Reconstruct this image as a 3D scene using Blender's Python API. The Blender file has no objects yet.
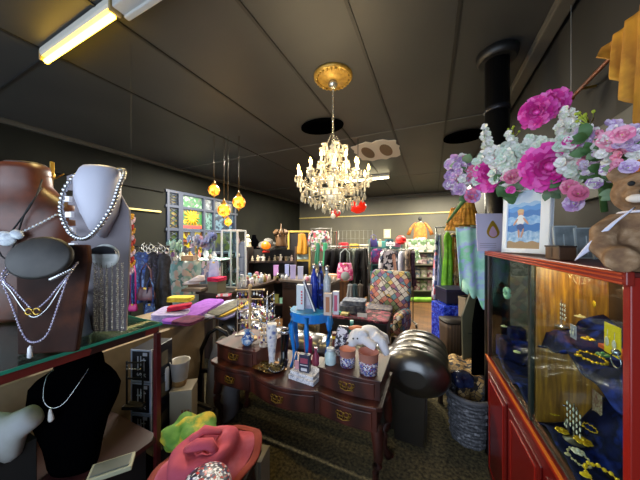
import bpy, bmesh, math, random
from math import sin, cos, pi, radians, sqrt, atan2
from mathutils import Vector, Matrix, Euler
R = random.Random(7)
S = bpy.context.scene
COL = S.collection
TH = radians(24.6)          # heading of the view, turned from the room's long axis
F = 245.0
EYE = 1.6
st, ct = sin(TH), cos(TH)

# ---------------------------------------------------------------- places
def at(px, py, d):
    l = (px-320)/F*d
    return Vector((-st*d+ct*l, ct*d+st*l, EYE-(py-240)/F*d))
def atz(px, py, z):
    return at(px, py, (EYE-z)*F/(py-240))
def atX(px, py, X):
    r = (px-320)/F
    return at(px, py, X/(-st+ct*r))
def atY(px, py, Y):
    r = (px-320)/F
    return at(px, py, Y/(ct+st*r))
def wd(p, d):
    return p*d/F

# ---------------------------------------------------------------- materials
_m = {}
def rgb(c):
    if isinstance(c, str):
        c = [int(c[i:i+2], 16)/255 for i in (0, 2, 4)]
        c = [x/12.92 if x < .04045 else ((x+.055)/1.055)**2.4 for x in c]
    return (c[0], c[1], c[2], 1)
def M(c, rough=.6, metal=0., pat=None, cols=(), sc=10, bump=0., em=0., glass=0, key=None, spec=.5, stretch=None, sheen=0, trans=0, alpha=1):
    k = (str(c), rough, metal, pat, tuple(cols), sc, bump, em, glass, spec, str(stretch), sheen, trans, alpha)
    if k in _m: return _m[k]
    m = bpy.data.materials.new('material'); m.use_nodes = True
    n = m.node_tree.nodes; L = m.node_tree.links
    b = n['Principled BSDF']
    b.inputs['Base Color'].default_value = rgb(c)
    b.inputs['Roughness'].default_value = rough
    b.inputs['Metallic'].default_value = metal
    b.inputs['Specular IOR Level'].default_value = spec
    if sheen == .02: b.inputs['Coat Weight'].default_value = 1; b.inputs['Coat Roughness'].default_value = .22
    elif sheen: b.inputs['Sheen Weight'].default_value = sheen
    if trans: b.inputs['Transmission Weight'].default_value = trans
    if alpha < 1: b.inputs['Alpha'].default_value = alpha
    tc = n.new('ShaderNodeTexCoord'); mp = n.new('ShaderNodeMapping')
    L.new(tc.outputs['Object'], mp.inputs[0])
    if stretch: mp.inputs['Scale'].default_value = stretch
    out = None; h = None
    if pat == 'noise':
        t = n.new('ShaderNodeTexNoise'); t.inputs['Scale'].default_value = sc; t.inputs['Detail'].default_value = 5
        L.new(mp.outputs[0], t.inputs['Vector'])
        r = n.new('ShaderNodeValToRGB'); e = r.color_ramp.elements
        e[0].position = .35; e[1].position = .68
        e[0].color = rgb(c); e[1].color = rgb(cols[0])
        for i, q in enumerate(cols[1:]):
            x = e.new(.4+.25*(i+1)/(len(cols))); x.color = rgb(q)
        L.new(t.outputs['Fac'], r.inputs[0]); out = r.outputs[0]; h = t.outputs['Fac']
    elif pat in ('cells', 'mosaic'):
        t = n.new('ShaderNodeTexVoronoi'); t.inputs['Scale'].default_value = sc
        if sheen == .011: t.inputs['Randomness'].default_value = .25; mp.inputs['Rotation'].default_value = (0, .75, .35)
        nz = n.new('ShaderNodeTexNoise'); nz.inputs['Scale'].default_value = sc*1.3
        mx = n.new('ShaderNodeMixRGB'); mx.inputs[0].default_value = .0 if pat == 'mosaic' else .06
        L.new(mp.outputs[0], mx.inputs[1]); L.new(nz.outputs['Color'], mx.inputs[2]); L.new(mp.outputs[0], nz.inputs['Vector'])
        L.new(mx.outputs[0], t.inputs['Vector'])
        sp = n.new('ShaderNodeSeparateColor'); L.new(t.outputs['Color'], sp.inputs[0])
        r = n.new('ShaderNodeValToRGB'); r.color_ramp.interpolation = 'CONSTANT'
        e = r.color_ramp.elements; cc = [c]+list(cols)
        e[0].position = 0; e[0].color = rgb(cc[0]); e[1].position = 1/len(cc); e[1].color = rgb(cc[1])
        for i in range(2, len(cc)):
            x = e.new(i/len(cc)); x.color = rgb(cc[i])
        L.new(sp.outputs[0], r.inputs[0]); out = r.outputs[0]
        if pat == 'mosaic':
            t2 = n.new('ShaderNodeTexVoronoi'); t2.feature = 'DISTANCE_TO_EDGE'; t2.inputs['Scale'].default_value = sc; t2.inputs['Randomness'].default_value = t.inputs['Randomness'].default_value
            L.new(mp.outputs[0], t2.inputs['Vector'])
            g = n.new('ShaderNodeMath'); g.operation = 'GREATER_THAN'; g.inputs[1].default_value = .05
            L.new(t2.outputs['Distance'], g.inputs[0])
            m2 = n.new('ShaderNodeMixRGB'); m2.inputs[1].default_value = rgb('2a2430')
            L.new(g.outputs[0], m2.inputs[0]); L.new(out, m2.inputs[2]); out = m2.outputs[0]
        h = t.outputs['Distance']
    elif pat in ('wood', 'stripe'):
        t = n.new('ShaderNodeTexWave'); t.inputs['Scale'].default_value = sc
        t.inputs['Distortion'].default_value = 6 if pat == 'wood' else .3
        t.inputs['Detail'].default_value = 3
        L.new(mp.outputs[0], t.inputs['Vector'])
        r = n.new('ShaderNodeValToRGB'); e = r.color_ramp.elements
        e[0].color = rgb(c); e[1].color = rgb(cols[0])
        for i, q in enumerate(cols[1:]):
            x = e.new((i+1)/len(cols)); x.color = rgb(q)
        L.new(t.outputs['Fac'], r.inputs[0]); out = r.outputs[0]; h = t.outputs['Fac']
    elif pat == 'brick':
        t = n.new('ShaderNodeTexBrick'); t.inputs['Scale'].default_value = sc
        t.inputs['Color1'].default_value = rgb(c); t.inputs['Color2'].default_value = rgb(cols[0]); t.inputs['Mortar'].default_value = rgb(cols[1])
        t.inputs['Mortar Size'].default_value = .012
        L.new(mp.outputs[0], t.inputs['Vector']); out = t.outputs['Color']; h = t.outputs['Fac']
    elif pat == 'grad':       # vertical gradient in object Z, cols = list, sc = height
        sx = n.new('ShaderNodeSeparateXYZ'); L.new(mp.outputs[0], sx.inputs[0])
        nz = n.new('ShaderNodeTexNoise'); nz.inputs['Scale'].default_value = 14
        ma = n.new('ShaderNodeMath'); ma.operation = 'DIVIDE'; ma.inputs[1].default_value = sc
        L.new(sx.outputs[2], ma.inputs[0])
        ad = n.new('ShaderNodeMath'); ad.operation = 'MULTIPLY_ADD'; ad.inputs[1].default_value = .16
        L.new(nz.outputs['Fac'], ad.inputs[0]); L.new(ma.outputs[0], ad.inputs[2])
        ad2 = n.new('ShaderNodeMath'); ad2.operation = 'SUBTRACT'; ad2.inputs[1].default_value = .08; L.new(ad.outputs[0], ad2.inputs[0])
        r = n.new('ShaderNodeValToRGB'); e = r.color_ramp.elements; cc = [c]+list(cols)
        e[0].color = rgb(cc[0]); e[1].color = rgb(cc[-1])
        for i in range(1, len(cc)-1):
            x = e.new(i/(len(cc)-1)); x.color = rgb(cc[i])
        L.new(ad2.outputs[0], r.inputs[0]); out = r.outputs[0]
    if out is not None: L.new(out, b.inputs['Base Color'])
    if em:
        b.inputs['Emission Strength'].default_value = em
        b.inputs['Emission Color'].default_value = rgb(c)
        if out is not None: L.new(out, b.inputs['Emission Color'])
    if bump:
        bp = n.new('ShaderNodeBump'); bp.inputs['Strength'].default_value = bump; bp.inputs['Distance'].default_value = .01
        if h is None:
            t = n.new('ShaderNodeTexNoise'); t.inputs['Scale'].default_value = sc; t.inputs['Detail'].default_value = 4
            L.new(mp.outputs[0], t.inputs['Vector']); h = t.outputs['Fac']
        L.new(h, bp.inputs['Height']); L.new(bp.outputs[0], b.inputs['Normal'])
    if glass:     # clear pane: mostly transparent with a glossy skin
        tr = n.new('ShaderNodeBsdfTransparent'); tr.inputs[0].default_value = rgb(c)
        gl = n.new('ShaderNodeBsdfGlossy'); gl.inputs['Roughness'].default_value = .03
        lw = n.new('ShaderNodeLayerWeight'); lw.inputs[0].default_value = .35
        mm = n.new('ShaderNodeMath'); mm.operation = 'MULTIPLY'; mm.inputs[1].default_value = glass
        L.new(lw.outputs['Fresnel'], mm.inputs[0])
        mx = n.new('ShaderNodeMixShader'); L.new(mm.outputs[0], mx.inputs[0])
        L.new(tr.outputs[0], mx.inputs[1]); L.new(gl.outputs[0], mx.inputs[2])
        L.new(mx.outputs[0], n['Material Output'].inputs[0])
    _m[k] = m
    return m
def fab(c, c2=None, sc=25, r=.85):
    return M(c, r, pat='noise', cols=(c2 or c,), sc=sc, bump=.25, spec=.2)

# ---------------------------------------------------------------- mesh building
class MB:
    def __init__(s): s.v = []; s.f = []; s.m = []; s.s = []
    def add(s, v, f, m=0, sm=False, mat=None):
        o = len(s.v)
        if mat is not None: v = [mat @ Vector(p) for p in v]
        s.v += [tuple(p) for p in v]
        for q in f: s.f.append([i+o for i in q]); s.m.append(m); s.s.append(sm)
        return s
    def box(s, c, d, m=0, rz=0, rot=None):
        x, y, z = d[0]/2, d[1]/2, d[2]/2
        v = [Vector((i*x, j*y, k*z)) for i in (-1, 1) for j in (-1, 1) for k in (-1, 1)]
        q = (Euler(rot) if rot else Euler((0, 0, rz))).to_matrix()
        v = [q @ p + Vector(c) for p in v]
        return s.add(v, [(0, 1, 3, 2), (4, 6, 7, 5), (0, 4, 5, 1), (2, 3, 7, 6), (0, 2, 6, 4), (1, 5, 7, 3)], m)
    def lathe(s, prof, n=16, c=(0, 0, 0), m=0, mat=None, sm=True, sx=1, sy=1):
        v = []; f = []; c = Vector(c)
        for r, z in prof:
            for i in range(n):
                a = 2*pi*i/n; p = Vector((r*cos(a)*sx, r*sin(a)*sy, z))
                v.append((mat @ p if mat is not None else p)+c)
        k = len(prof)
        for j in range(k-1):
            for i in range(n):
                f.append((j*n+i, j*n+(i+1) % n, (j+1)*n+(i+1) % n, (j+1)*n+i))
        s.add(v, f, m, sm)
        s.add([v[i] for i in range(n)], [tuple(range(n))][::-1], m, False)
        s.add([v[(k-1)*n+i] for i in range(n)], [tuple(range(n))], m, False)
        return s
    def tube(s, path, r=.01, n=8, m=0, closed=False, sm=True, flat=1.0):
        P = [Vector(p) for p in path]; k = len(P); v = []; f = []
        up = Vector((0, 0, 1))
        for j in range(k):
            if closed: t = P[(j+1) % k]-P[j-1]
            else: t = P[min(j+1, k-1)]-P[max(j-1, 0)]
            if t.length < 1e-9: t = Vector((0, 0, 1))
            t.normalize()
            a = up.cross(t)
            if a.length < .05: a = Vector((1, 0, 0)).cross(t)
            a.normalize(); b = t.cross(a)
            rr = r[j] if isinstance(r, (list, tuple)) else r
            for i in range(n):
                w = 2*pi*i/n
                v.append(P[j]+a*cos(w)*rr+b*sin(w)*rr*flat)
        for j in range(k if closed else k-1):
            for i in range(n):
                f.append((j*n+i, j*n+(i+1) % n, ((j+1) % k)*n+(i+1) % n, ((j+1) % k)*n+i))
        if not closed: f += [tuple(range(n))[::-1], tuple((k-1)*n+i for i in range(n))]
        return s.add(v, f, m, sm)
    def ell(s, c, r, nu=12, nv=8, m=0, rot=None):
        if not isinstance(r, (tuple, list)): r = (r, r, r)
        q = Euler(rot).to_matrix() if rot else Matrix.Identity(3)
        v = []; f = []
        for j in range(1, nv):
            b = -pi/2+pi*j/nv
            for i in range(nu):
                a = 2*pi*i/nu
                v.append(q @ Vector((r[0]*cos(a)*cos(b), r[1]*sin(a)*cos(b), r[2]*sin(b)))+Vector(c))
        for j in range(nv-2):
            for i in range(nu):
                f.append((j*nu+i, j*nu+(i+1) % nu, (j+1)*nu+(i+1) % nu, (j+1)*nu+i))
        a = len(v); v.append(q @ Vector((0, 0, -r[2]))+Vector(c)); v.append(q @ Vector((0, 0, r[2]))+Vector(c))
        for i in range(nu):
            f.append(((i+1) % nu, i, a)); f.append(((nv-2)*nu+i, (nv-2)*nu+(i+1) % nu, a+1))
        return s.add(v, f, m, True)
    def prism(s, poly, y0, y1, m=0, mat=None, sm=False):
        n = len(poly)
        v = [(x, y0, z) for x, z in poly]+[(x, y1, z) for x, z in poly]
        f = [tuple(range(n)), tuple(range(2*n-1, n-1, -1))]
        f += [(i, (i+1) % n, n+(i+1) % n, n+i) for i in range(n)]
        return s.add(v, f, m, sm, mat)
    def slab(s, poly, z0, z1, m=0):
        n = len(poly)
        v = [(x, y, z0) for x, y in poly]+[(x, y, z1) for x, y in poly]
        f = [tuple(range(n))[::-1], tuple(range(n, 2*n))]
        f += [(i, (i+1) % n, n+(i+1) % n, n+i) for i in range(n)]
        return s.add(v, f, m)
    def grid(s, fn, nu, nv, m=0, sm=True):
        v = [fn(i/nu, j/nv) for j in range(nv+1) for i in range(nu+1)]
        f = [(j*(nu+1)+i, j*(nu+1)+i+1, (j+1)*(nu+1)+i+1, (j+1)*(nu+1)+i) for j in range(nv) for i in range(nu)]
        return s.add(v, f, m, sm)
    def loft(s, secs, n=16, m=0, p=2., sm=True, cap=True):
        """secs: (z, cx, cy, rx, ry); p = superellipse power"""
        v = []; f = []
        for z, cx, cy, rx, ry in secs:
            for i in range(n):
                a = 2*pi*i/n; c, q = cos(a), sin(a)
                x = math.copysign(abs(c)**(2/p), c)*rx; y = math.copysign(abs(q)**(2/p), q)*ry
                v.append((cx+x, cy+y, z))
        k = len(secs)
        for j in range(k-1):
            for i in range(n): f.append((j*n+i, j*n+(i+1) % n, (j+1)*n+(i+1) % n, (j+1)*n+i))
        if cap: f += [tuple(range(n))[::-1], tuple((k-1)*n+i for i in range(n))]
        return s.add(v, f, m, sm)
    def soft(s, c, d, m=0, p=5., amp=.0, fr=20., n=8, rot=None, seed=0):
        """puffy rounded block"""
        q = Euler(rot).to_matrix() if rot else Matrix.Identity(3)
        rr = random.Random(seed); ph = [rr.random()*6 for _ in range(6)]
        for ax in range(3):
            for sg in (-1, 1):
                v = []; f = []
                for j in range(n+1):
                    for i in range(n+1):
                        a, b = -1+2*i/n, -1+2*j/n
                        u = [0, 0, 0]; u[ax] = sg; u[(ax+1) % 3] = a; u[(ax+2) % 3] = b
                        l = (abs(u[0])**p+abs(u[1])**p+abs(u[2])**p)**(1/p)
                        w = Vector((u[0]/l*d[0]/2, u[1]/l*d[1]/2, u[2]/l*d[2]/2))
                        if amp:
                            g = amp*(sin(w.x*fr+ph[0]+w.z*fr*.6)*sin(w.y*fr+ph[1])+.5*sin(w.z*fr*2+w.x*fr*.8+ph[2]))
                            w = w*(1+g/max(.02, w.length))
                        v.append(q @ w+Vector(c))
                for j in range(n):
                    for i in range(n):
                        t = (j*(n+1)+i, j*(n+1)+i+1, (j+1)*(n+1)+i+1, (j+1)*(n+1)+i)
                        f.append(t if sg > 0 else t[::-1])
                s.add(v, f, m, True)
        return s
    def build(s, name, mats, parent=None, loc=(0, 0, 0), rot=(0, 0, 0), bev=0, solid=0, sub=0, remesh=0, weld=False, segs=2):
        me = bpy.data.meshes.new(name)
        me.from_pydata(s.v, [], s.f)
        if not isinstance(mats, (list, tuple)): mats = [mats]
        for k in mats: me.materials.append(k)
        for p, mi, sm in zip(me.polygons, s.m, s.s): p.material_index = mi; p.use_smooth = sm
        b = bmesh.new(); b.from_mesh(me)
        bmesh.ops.remove_doubles(b, verts=b.verts, dist=1e-6)
        bmesh.ops.recalc_face_normals(b, faces=b.faces); b.to_mesh(me); b.free()
        o = bpy.data.objects.new(name, me); COL.objects.link(o)
        o.location = loc; o.rotation_euler = rot
        if parent is not None: o.parent = parent
        if solid:
            x = o.modifiers.new('s', 'SOLIDIFY'); x.thickness = solid; x.offset = 0
        if remesh:
            x = o.modifiers.new('r', 'REMESH'); x.mode = 'VOXEL'; x.voxel_size = remesh; x.use_smooth_shade = True
            y = o.modifiers.new('m', 'SMOOTH'); y.iterations = 4
        if bev:
            x = o.modifiers.new('b', 'BEVEL'); x.width = bev; x.segments = segs; x.limit_method = 'ANGLE'
        if sub:
            x = o.modifiers.new('u', 'SUBSURF'); x.levels = sub; x.render_levels = sub
        return o

def tag(o, label, cat, group=None, kind=None):
    o['label'] = label; o['category'] = cat
    if group: o['group'] = group
    if kind: o['kind'] = kind
    return o
def E(name, label, cat, loc=(0, 0, 0), rz=0., group=None, rot=None):
    o = bpy.data.objects.new(name, None); COL.objects.link(o)
    o.location = loc; o.rotation_euler = rot if rot else (0, 0, rz); o.empty_display_size = .1
    return tag(o, label, cat, group)
def struct(o): o['kind'] = 'structure'; return o
def dup(o, loc=None, rot=None, label=None, group=None):
    r = o.copy(); COL.objects.link(r)
    if loc is not None: r.location = loc
    if rot is not None: r.rotation_euler = rot
    if label: r['label'] = label
    if group: r['group'] = group
    for ch in list(o.children):
        c = ch.copy(); COL.objects.link(c); c.parent = r
        for g in list(ch.children):
            q = g.copy(); COL.objects.link(q); q.parent = c
    return r
def catenary(a, b, drop, n=14):
    a, b = Vector(a), Vector(b)
    return [a.lerp(b, i/n)-Vector((0, 0, drop*(1-(2*i/n-1)**2))) for i in range(n+1)]

# common materials
BLK = M('0c0c0f', .8, bump=.1, sc=60); VELV = M('020203', 1., spec=.0)
GOLD = M('c9a24a', .3, .9); SILV = M('c8c8cc', .25, .9); BRASS = M('8a6a2a', .38, .85)
WHT = M('e6e4e2', .5); CHR = M('9a9aa0', .2, 1.)
GLS = M('e8f6f2', glass=.55)
MAHOG = M('2a100b', .46, pat='wood', cols=('4c1f15',), sc=2.2, bump=.05)
DKW = M('1c110b', .45, pat='wood', cols=('33201a',), sc=3)
MIDW = M('5b3a20', .5, pat='wood', cols=('7a5230',), sc=4)
# ================================================================= room
CEI = 3.0; XL, XR, YB, YF = -4.5, .76, 8.0, -1.3
fl = MB(); fl.box(((XL+XR)/2, (YF+3.1)/2, -.03), (XR-XL, 3.1-YF, .06))
struct(fl.build('floor', M('3a362b', .95, pat='noise', cols=('726848', '5a513a'), sc=45, bump=.4, spec=.15)))
fl = MB(); fl.box(((XL+XR)/2, (3.1+YB)/2, -.03), (XR-XL, YB-3.1, .06))
struct(fl.build('floor', M('563a1e', .45, pat='brick', cols=('6e4a24', '24170c'), sc=3.2, stretch=(1, 1, 1))))
CM = M('232424', .55, pat='noise', cols=('30302e',), sc=1.2, bump=.03)
b = MB(); b.box(((XL+XR)/2, (YF+YB)/2, CEI+.04), (XR-XL+.3, YB-YF+.3, .08)); struct(b.build('ceiling', CM))
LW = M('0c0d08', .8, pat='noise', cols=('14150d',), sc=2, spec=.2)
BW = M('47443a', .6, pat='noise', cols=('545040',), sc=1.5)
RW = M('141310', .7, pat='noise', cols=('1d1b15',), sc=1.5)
# window hole in the left wall
W0, W1 = atX(166, 200, XL).y, atX(236, 200, XL).y
WZ0, WZ1 = 1.30, 2.52
b = MB()
b.box((XL-.06, (YF+W0)/2, CEI/2), (.12, W0-YF, CEI)); b.box((XL-.06, (W1+YB)/2, CEI/2), (.12, YB-W1, CEI))
b.box((XL-.06, (W0+W1)/2, WZ0/2), (.12, W1-W0, WZ0)); b.box((XL-.06, (W0+W1)/2, (WZ1+CEI)/2), (.12, W1-W0, CEI-WZ1))
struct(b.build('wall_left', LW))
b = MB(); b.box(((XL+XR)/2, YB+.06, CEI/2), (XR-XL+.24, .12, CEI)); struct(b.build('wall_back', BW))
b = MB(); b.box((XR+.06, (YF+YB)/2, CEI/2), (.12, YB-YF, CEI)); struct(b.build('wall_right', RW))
b = MB()   # shop front with one wide window behind the viewer
b.box(((XL+XR)/2, YF-.06, .25), (XR-XL+.24, .12, .5)); b.box(((XL+XR)/2, YF-.06, 2.85), (XR-XL+.24, .12, .3))
b.box((XL+.1, YF-.06, 1.6), (.3, .12, 2.2)); b.box((XR-.1, YF-.06, 1.6), (.3, .12, 2.2)); b.box((-1.8, YF-.06, 1.6), (.12, .12, 2.2))
struct(b.build('wall_front', RW))
# ceiling battens
TM = M('080807', .6); TM2 = M('4a4842', .5)
for x in (-2.6, -1.83, -1.03, -.456, .147):
    b = MB(); b.box((x, (YF+YB)/2, CEI-.004), (.022, YB-YF, .01)); struct(b.build('trim_1', TM))
for y in (.83, 3.23, 5.63):
    b = MB(); b.box(((XL+XR)/2, y, CEI-.003), (XR-XL, .016, .008)); struct(b.build('trim_2', TM2 if y in (3.23, 5.63) else TM))
b = MB(); b.box((XR-.07, (YF+YB)/2, CEI-.035), (.09, YB-YF, .06)); struct(b.build('trim_3', M('46423a', .6), bev=.01))
b = MB(); b.box((XL+.025, (YF+YB)/2, CEI-.03), (.05, YB-YF, .06)); struct(b.build('trim_4', M('3a3830', .6), bev=.01))
b = MB(); b.box(((XL+XR)/2, YB-.03, CEI-.03), (XR-XL, .06, .06)); struct(b.build('trim_5', M('46433a', .6), bev=.01))
RAIL = M('c2b066', .45)
zr = EYE+27*7.3/F
b = MB(); b.box(((XL+XR)/2, YB-.02, zr), (XR-XL, .04, .035)); struct(b.build('trim_6', RAIL, bev=.006))
b = MB(); b.box((XL+.02, (YF+W0)/2-.06, 2.11), (.04, W0-YF-.1, .03)); struct(b.build('trim_7', RAIL, bev=.006))
for nm, y0, y1, z in (('trim_8', YF, W0-.05, 2.5),):
    b = MB(); b.box((XL+.02, (y0+y1)/2, z), (.04, y1-y0, .05)); struct(b.build(nm, M('0c0c08', .8, spec=.2), bev=.006))
# ---- stained glass window in the left wall
FRM = M('30384a', .45)
win = bpy.data.objects.new('window_1', None); COL.objects.link(win); win['kind'] = 'structure'
def yw(px): return atX(px, 220, XL+.02).y
ypx = [166, 172, 178, 183, 203, 208, 214, 222, 235]
b = MB(); zs = [WZ0, 1.80, 2.24, WZ1]
for z in zs: b.box((XL-.01, (W0+W1)/2, z), (.09, W1-W0+.05, .05))
for p in (168, 180.5, 204, 214, 235): b.box((XL-.01, yw(p), (WZ0+WZ1)/2), (.1, .05 if p != 180.5 else .1, WZ1-WZ0))
b.build('window_frame', FRM, win, bev=.004)
cols = [168, 180.5, 204, 214, 235]
pans = {(0, 0): ('9aa832', '3b5a22'), (0, 1): ('a88b35', '40602f'), (0, 2): ('8a7a3a', '4c6a3a'),
        (1, 0): ('d8c41e', '9a5a10'), (1, 1): ('3f9a4a', 'e0c830'), (1, 2): ('3f9a5a', 'bfe8c8'),
        (2, 0): ('7a8a30', '2c4a3a'), (2, 1): ('8fc8c0', '3f8a80'), (2, 2): ('7a90a0', 'b0c0d0'),
        (3, 0): ('5a6a30', '303c50'), (3, 1): ('88b8d8', '2c4a6a'), (3, 2): ('6a6a38', '3a4a5a')}
for (i, j), (c1, c2) in pans.items():
    y0, y1 = yw(cols[i])+.03, yw(cols[i+1])-.03; z0, z1 = zs[j]+.03, zs[j+1]-.03
    b = MB(); b.box((XL-.02, (y0+y1)/2, (z0+z1)/2), (.012, y1-y0, z1-z0))
    if i == 0:   # diamond lattice leads
        for k in range(5):
            zz = z0+(z1-z0)*k/4
            for sg in (-1, 1): b.tube([(XL+.0, y0, zz), (XL+.0, y1, min(z1, max(z0, zz+sg*(z1-z0)/4)))], .008, 4, 1)
    if (i, j) == (1, 1):
        yc, zc = (y0+y1)/2, (z0+z1)/2+.04
        for k in range(14):
            a = 2*pi*k/14
            b.tube([(XL, yc, zc), (XL, yc+.17*cos(a), zc+.17*sin(a))], [.03, .008], 5, 2)
        b.box((XL, yc, z0+.04), (.012, y1-y0-.04, .06), 3)
    if (i, j) == (1, 0):
        b.box((XL, (y0+y1)/2, (z0+z1)/2), (.03, .1, z1-z0), 1); b.box((XL, (y0+y1)/2, (z0+z1)/2+.03), (.03, y1-y0, .035), 4)
    dk = lambda c: ''.join('%02x' % int(int(c[q:q+2], 16)*.62) for q in (0, 2, 4)); c1, c2 = dk(c1), dk(c2)
    b.build('stained_pane', [M(c1, .3, pat='cells', cols=(c2, c1, dk(c2)), sc=22 if j else 10, em=.5 if i == 1 else .15), FRM, M('c89010', em=.35), M('b03838', em=.25), M('703010', .5)], win)  # panes glow by themselves in place of daylight from behind
# low board partition behind the glass counter
PBM = M('7a6850', .7, pat='noise', cols=('8c7a60',), sc=8)
b = MB(); b.box((-1.97, .32, .435), (.05, 2.64, .87)); struct(b.build('partition_wall', PBM))
# ================================================================= ceiling fittings
def dimlamp(px0, py0, px1, py1): pass
YEL = M('ffc93a', .4, em=16.)
def batten(x, y, L, z, label, lit, tube=True):
    t = E('fluorescent_light', label, 'ceiling light', (x, y, z))
    b = MB(); b.prism([(-.03, .025), (-.022, .008), (.022, .008), (.03, .025), (.03, .06), (-.03, .06)], -L/2, L/2, 0, Matrix.Rotation(0, 4, 'Z'))
    b.build('housing', M('b8b4a8', .5), t, rot=(0, 0, pi/2))
    for s in (-1, 1): b = MB(); b.box((s*L/2, 0, .014), (.02, .062, .07)); b.build('end_cap', M('8f7a50', .5), t, bev=.006)
    b = MB(); b.lathe([(.016, -L/2+.02), (.016, L/2-.02)], 12, mat=Matrix.Rotation(pi/2, 4, 'Y')); b.build('tube', lit, t, loc=(0, 0, -.022))
    return t
batten(-2.14, .80, .92, 2.935, 'yellow lit fluorescent tube on the dark ceiling above the jewellery busts', YEL)
fp = at(366, 179, 5.35)
batten(fp.x, fp.y, 1.0, 2.935, 'bright fluorescent tube glowing on the ceiling behind the chandelier', M('fff0c0', .4, em=14.))
b = MB(); b.box((-1.22, .82, 2.955), (.88, .09, .05)); b.box((-1.22, .85, 2.925), (.88, .03, .02))
tag(b.build('cable_tray', M('a8a8a4', .45), bev=.006), 'pale grey ceiling conduit box running on from the near fluorescent tube', 'conduit')
for px, py, rx, ry, lab in ((322, 127, .27, .2, 'flat dark round disc on the ceiling just behind the gold ceiling rose'), (464, 137, .25, .22, 'flat dark round disc on the ceiling beside the stove pipe')):
    p = atz(px, py, 2.985); b = MB(); b.lathe([(1, 0), (1, .012), (.9, .015)], 28, sx=rx, sy=ry)
    b.lathe([(.8, -.002), (.78, .01)], 28, sx=rx, sy=ry, m=1)
    tag(b.build('ceiling_dark_disc', [M('020202', 1, spec=0), M('010101', 1, spec=0)], loc=(p.x, p.y, 2.98)), lab, 'dark_disc')  # flat near-black discs set against the ceiling
p = atz(377, 152, 2.98)
t = E('ceiling_patch', 'torn white and brown repair patch on the dark ceiling', 'patch', (p.x, p.y, 2.985))
poly = []
for i in range(28):
    a = 2*pi*i/28; c, s_ = cos(a), sin(a)
    r = (abs(c)**5+abs(s_)**5)**(-1/5); poly.append((r*c*.33*(1+.07*sin(i*3.1)), r*s_*.40*(1+.09*sin(i*2.3))))
b = MB(); b.slab(poly, 0, .012); b.build('plaster', M('c0b4a0', .8, bump=.5, sc=20, em=.05), t)
for s in (-1, 1):
    b = MB(); b.slab([(s*.14+.09*cos(a*pi/8), .26*sin(a*pi/8)) for a in range(16)], -.004, .002); b.build('stain', M('705a42', .9), t)
# stove pipe
p = at(497, 60, 1.83)
t = E('stove_pipe', 'black metal stove pipe rising to the ceiling behind the flowers', 'pipe', (p.x, p.y, 0))
PM = M('0d0d0e', .35, .4)
b = MB(); b.lathe([(.078, 0), (.078, 2.96)], 24); b.build('pipe_body', PM, t)
b = MB(); b.lathe([(.08, 2.55), (.084, 2.56), (.084, 2.58), (.08, 2.59)], 24); b.build('joint_band', M('1a1a1e', .35, .5), t)
b = MB(); b.lathe([(.115, 2.93), (.13, 2.95), (.135, 2.99)], 28); b.build('flue_collar', M('0a0a0b', .5), t)
# small box stove under it
b = MB(); b.box((0, 0, .0), (.01, .01, .01))
# ---- chandelier
CX, CY = -.77, 1.95
p = Vector((CX, CY, 3.0))
t = E('chandelier', 'ornate crystal chandelier with candle bulbs hanging on a chain', 'chandelier', (CX, CY, 3.0))
b = MB(); b.lathe([(.165, 0), (.165, -.012), (.15, -.03), (.13, -.022), (.11, -.035), (.08, -.028), (.06, -.045), (.02, -.05)], 40)
for i in range(24):
    a = 2*pi*i/24; b.ell((.14*cos(a), .14*sin(a), -.03), .012, 6, 4)
tag(b.build('ceiling_rose', M('b08a38', .4, .5, pat='noise', cols=('8a6a28',), sc=30), loc=(CX, CY, 3.0)), 'round gold ceiling rose on the dark ceiling above the chandelier', 'ceiling rose')
CRY = M('b8ae94', .1, .3, em=.12, spec=1.); CRY2 = M('d8ccb0', .06, .2, em=.28, spec=1.)  # faint glow put into the crystal colour itself
CG = M('d8d0b8', .2, .8)
b = MB(); b.lathe([(.035, -.05), (.04, -.075), (.02, -.1), (.008, -.11)], 14); b.build('canopy_cup', CG, t)
b = MB()
for i in range(22):
    z = -.11-.0215*i
    P = [(.009*cos(a*pi/4) if i % 2 else 0, 0 if i % 2 else .009*cos(a*pi/4), z-.012+.015*sin(a*pi/4)) for a in range(8)]
    b.tube(P, .0028, 5, closed=True)
b.build('chain', CG, t)
Zt = -.58     # top of body (z from the ceiling)
b = MB(); b.lathe([(.01, Zt), (.03, Zt-.02), (.018, Zt-.05), (.045, Zt-.08), (.05, Zt-.1), (.018, Zt-.14), (.014, Zt-.24), (.05, Zt-.28), (.06, Zt-.31), (.03, Zt-.36), (.07, Zt-.42), (.085, Zt-.45), (.05, Zt-.5), (.02, Zt-.53), (.004, Zt-.55)], 18)
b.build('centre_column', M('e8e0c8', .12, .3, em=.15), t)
b = MB(); b.ell((0, 0, Zt-.615), .022, 12, 8); b.tube([(0, 0, Zt-.55), (0, 0, Zt-.6)], .003, 5); b.build('crystal_ball', CRY2, t)
def drop(s=1):
    d = MB(); d.lathe([(.001, 0), (.0055*s, -.008*s), (.009*s, -.03*s), (.004*s, -.042*s), (.0005, -.046*s)], 6, sm=False); return d
d0 = None; ncr = 0
strand = MB()
def pend(x, y, z, s):
    global d0, ncr
    ncr += 1
    if ncr > 99:
        strand.lathe([(.001, z), (.0055*s, z-.008*s), (.009*s, z-.03*s), (.004*s, z-.042*s), (.0005, z-.046*s)], 6, (x, y, 0), sm=False); return
    if d0 is None: d0 = drop().build('crystal_pendant', CRY2, t); o = d0
    else: o = d0.copy(); COL.objects.link(o); o.parent = t
    o.location = (x, y, z); o.scale = (s, s, s); o.rotation_euler = (0, 0, R.random()*3)
tiers = [(.10, Zt-.06, 6, .0), (.195, Zt-.27, 6, .3), (.30, Zt-.36, 10, .0)]
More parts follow.
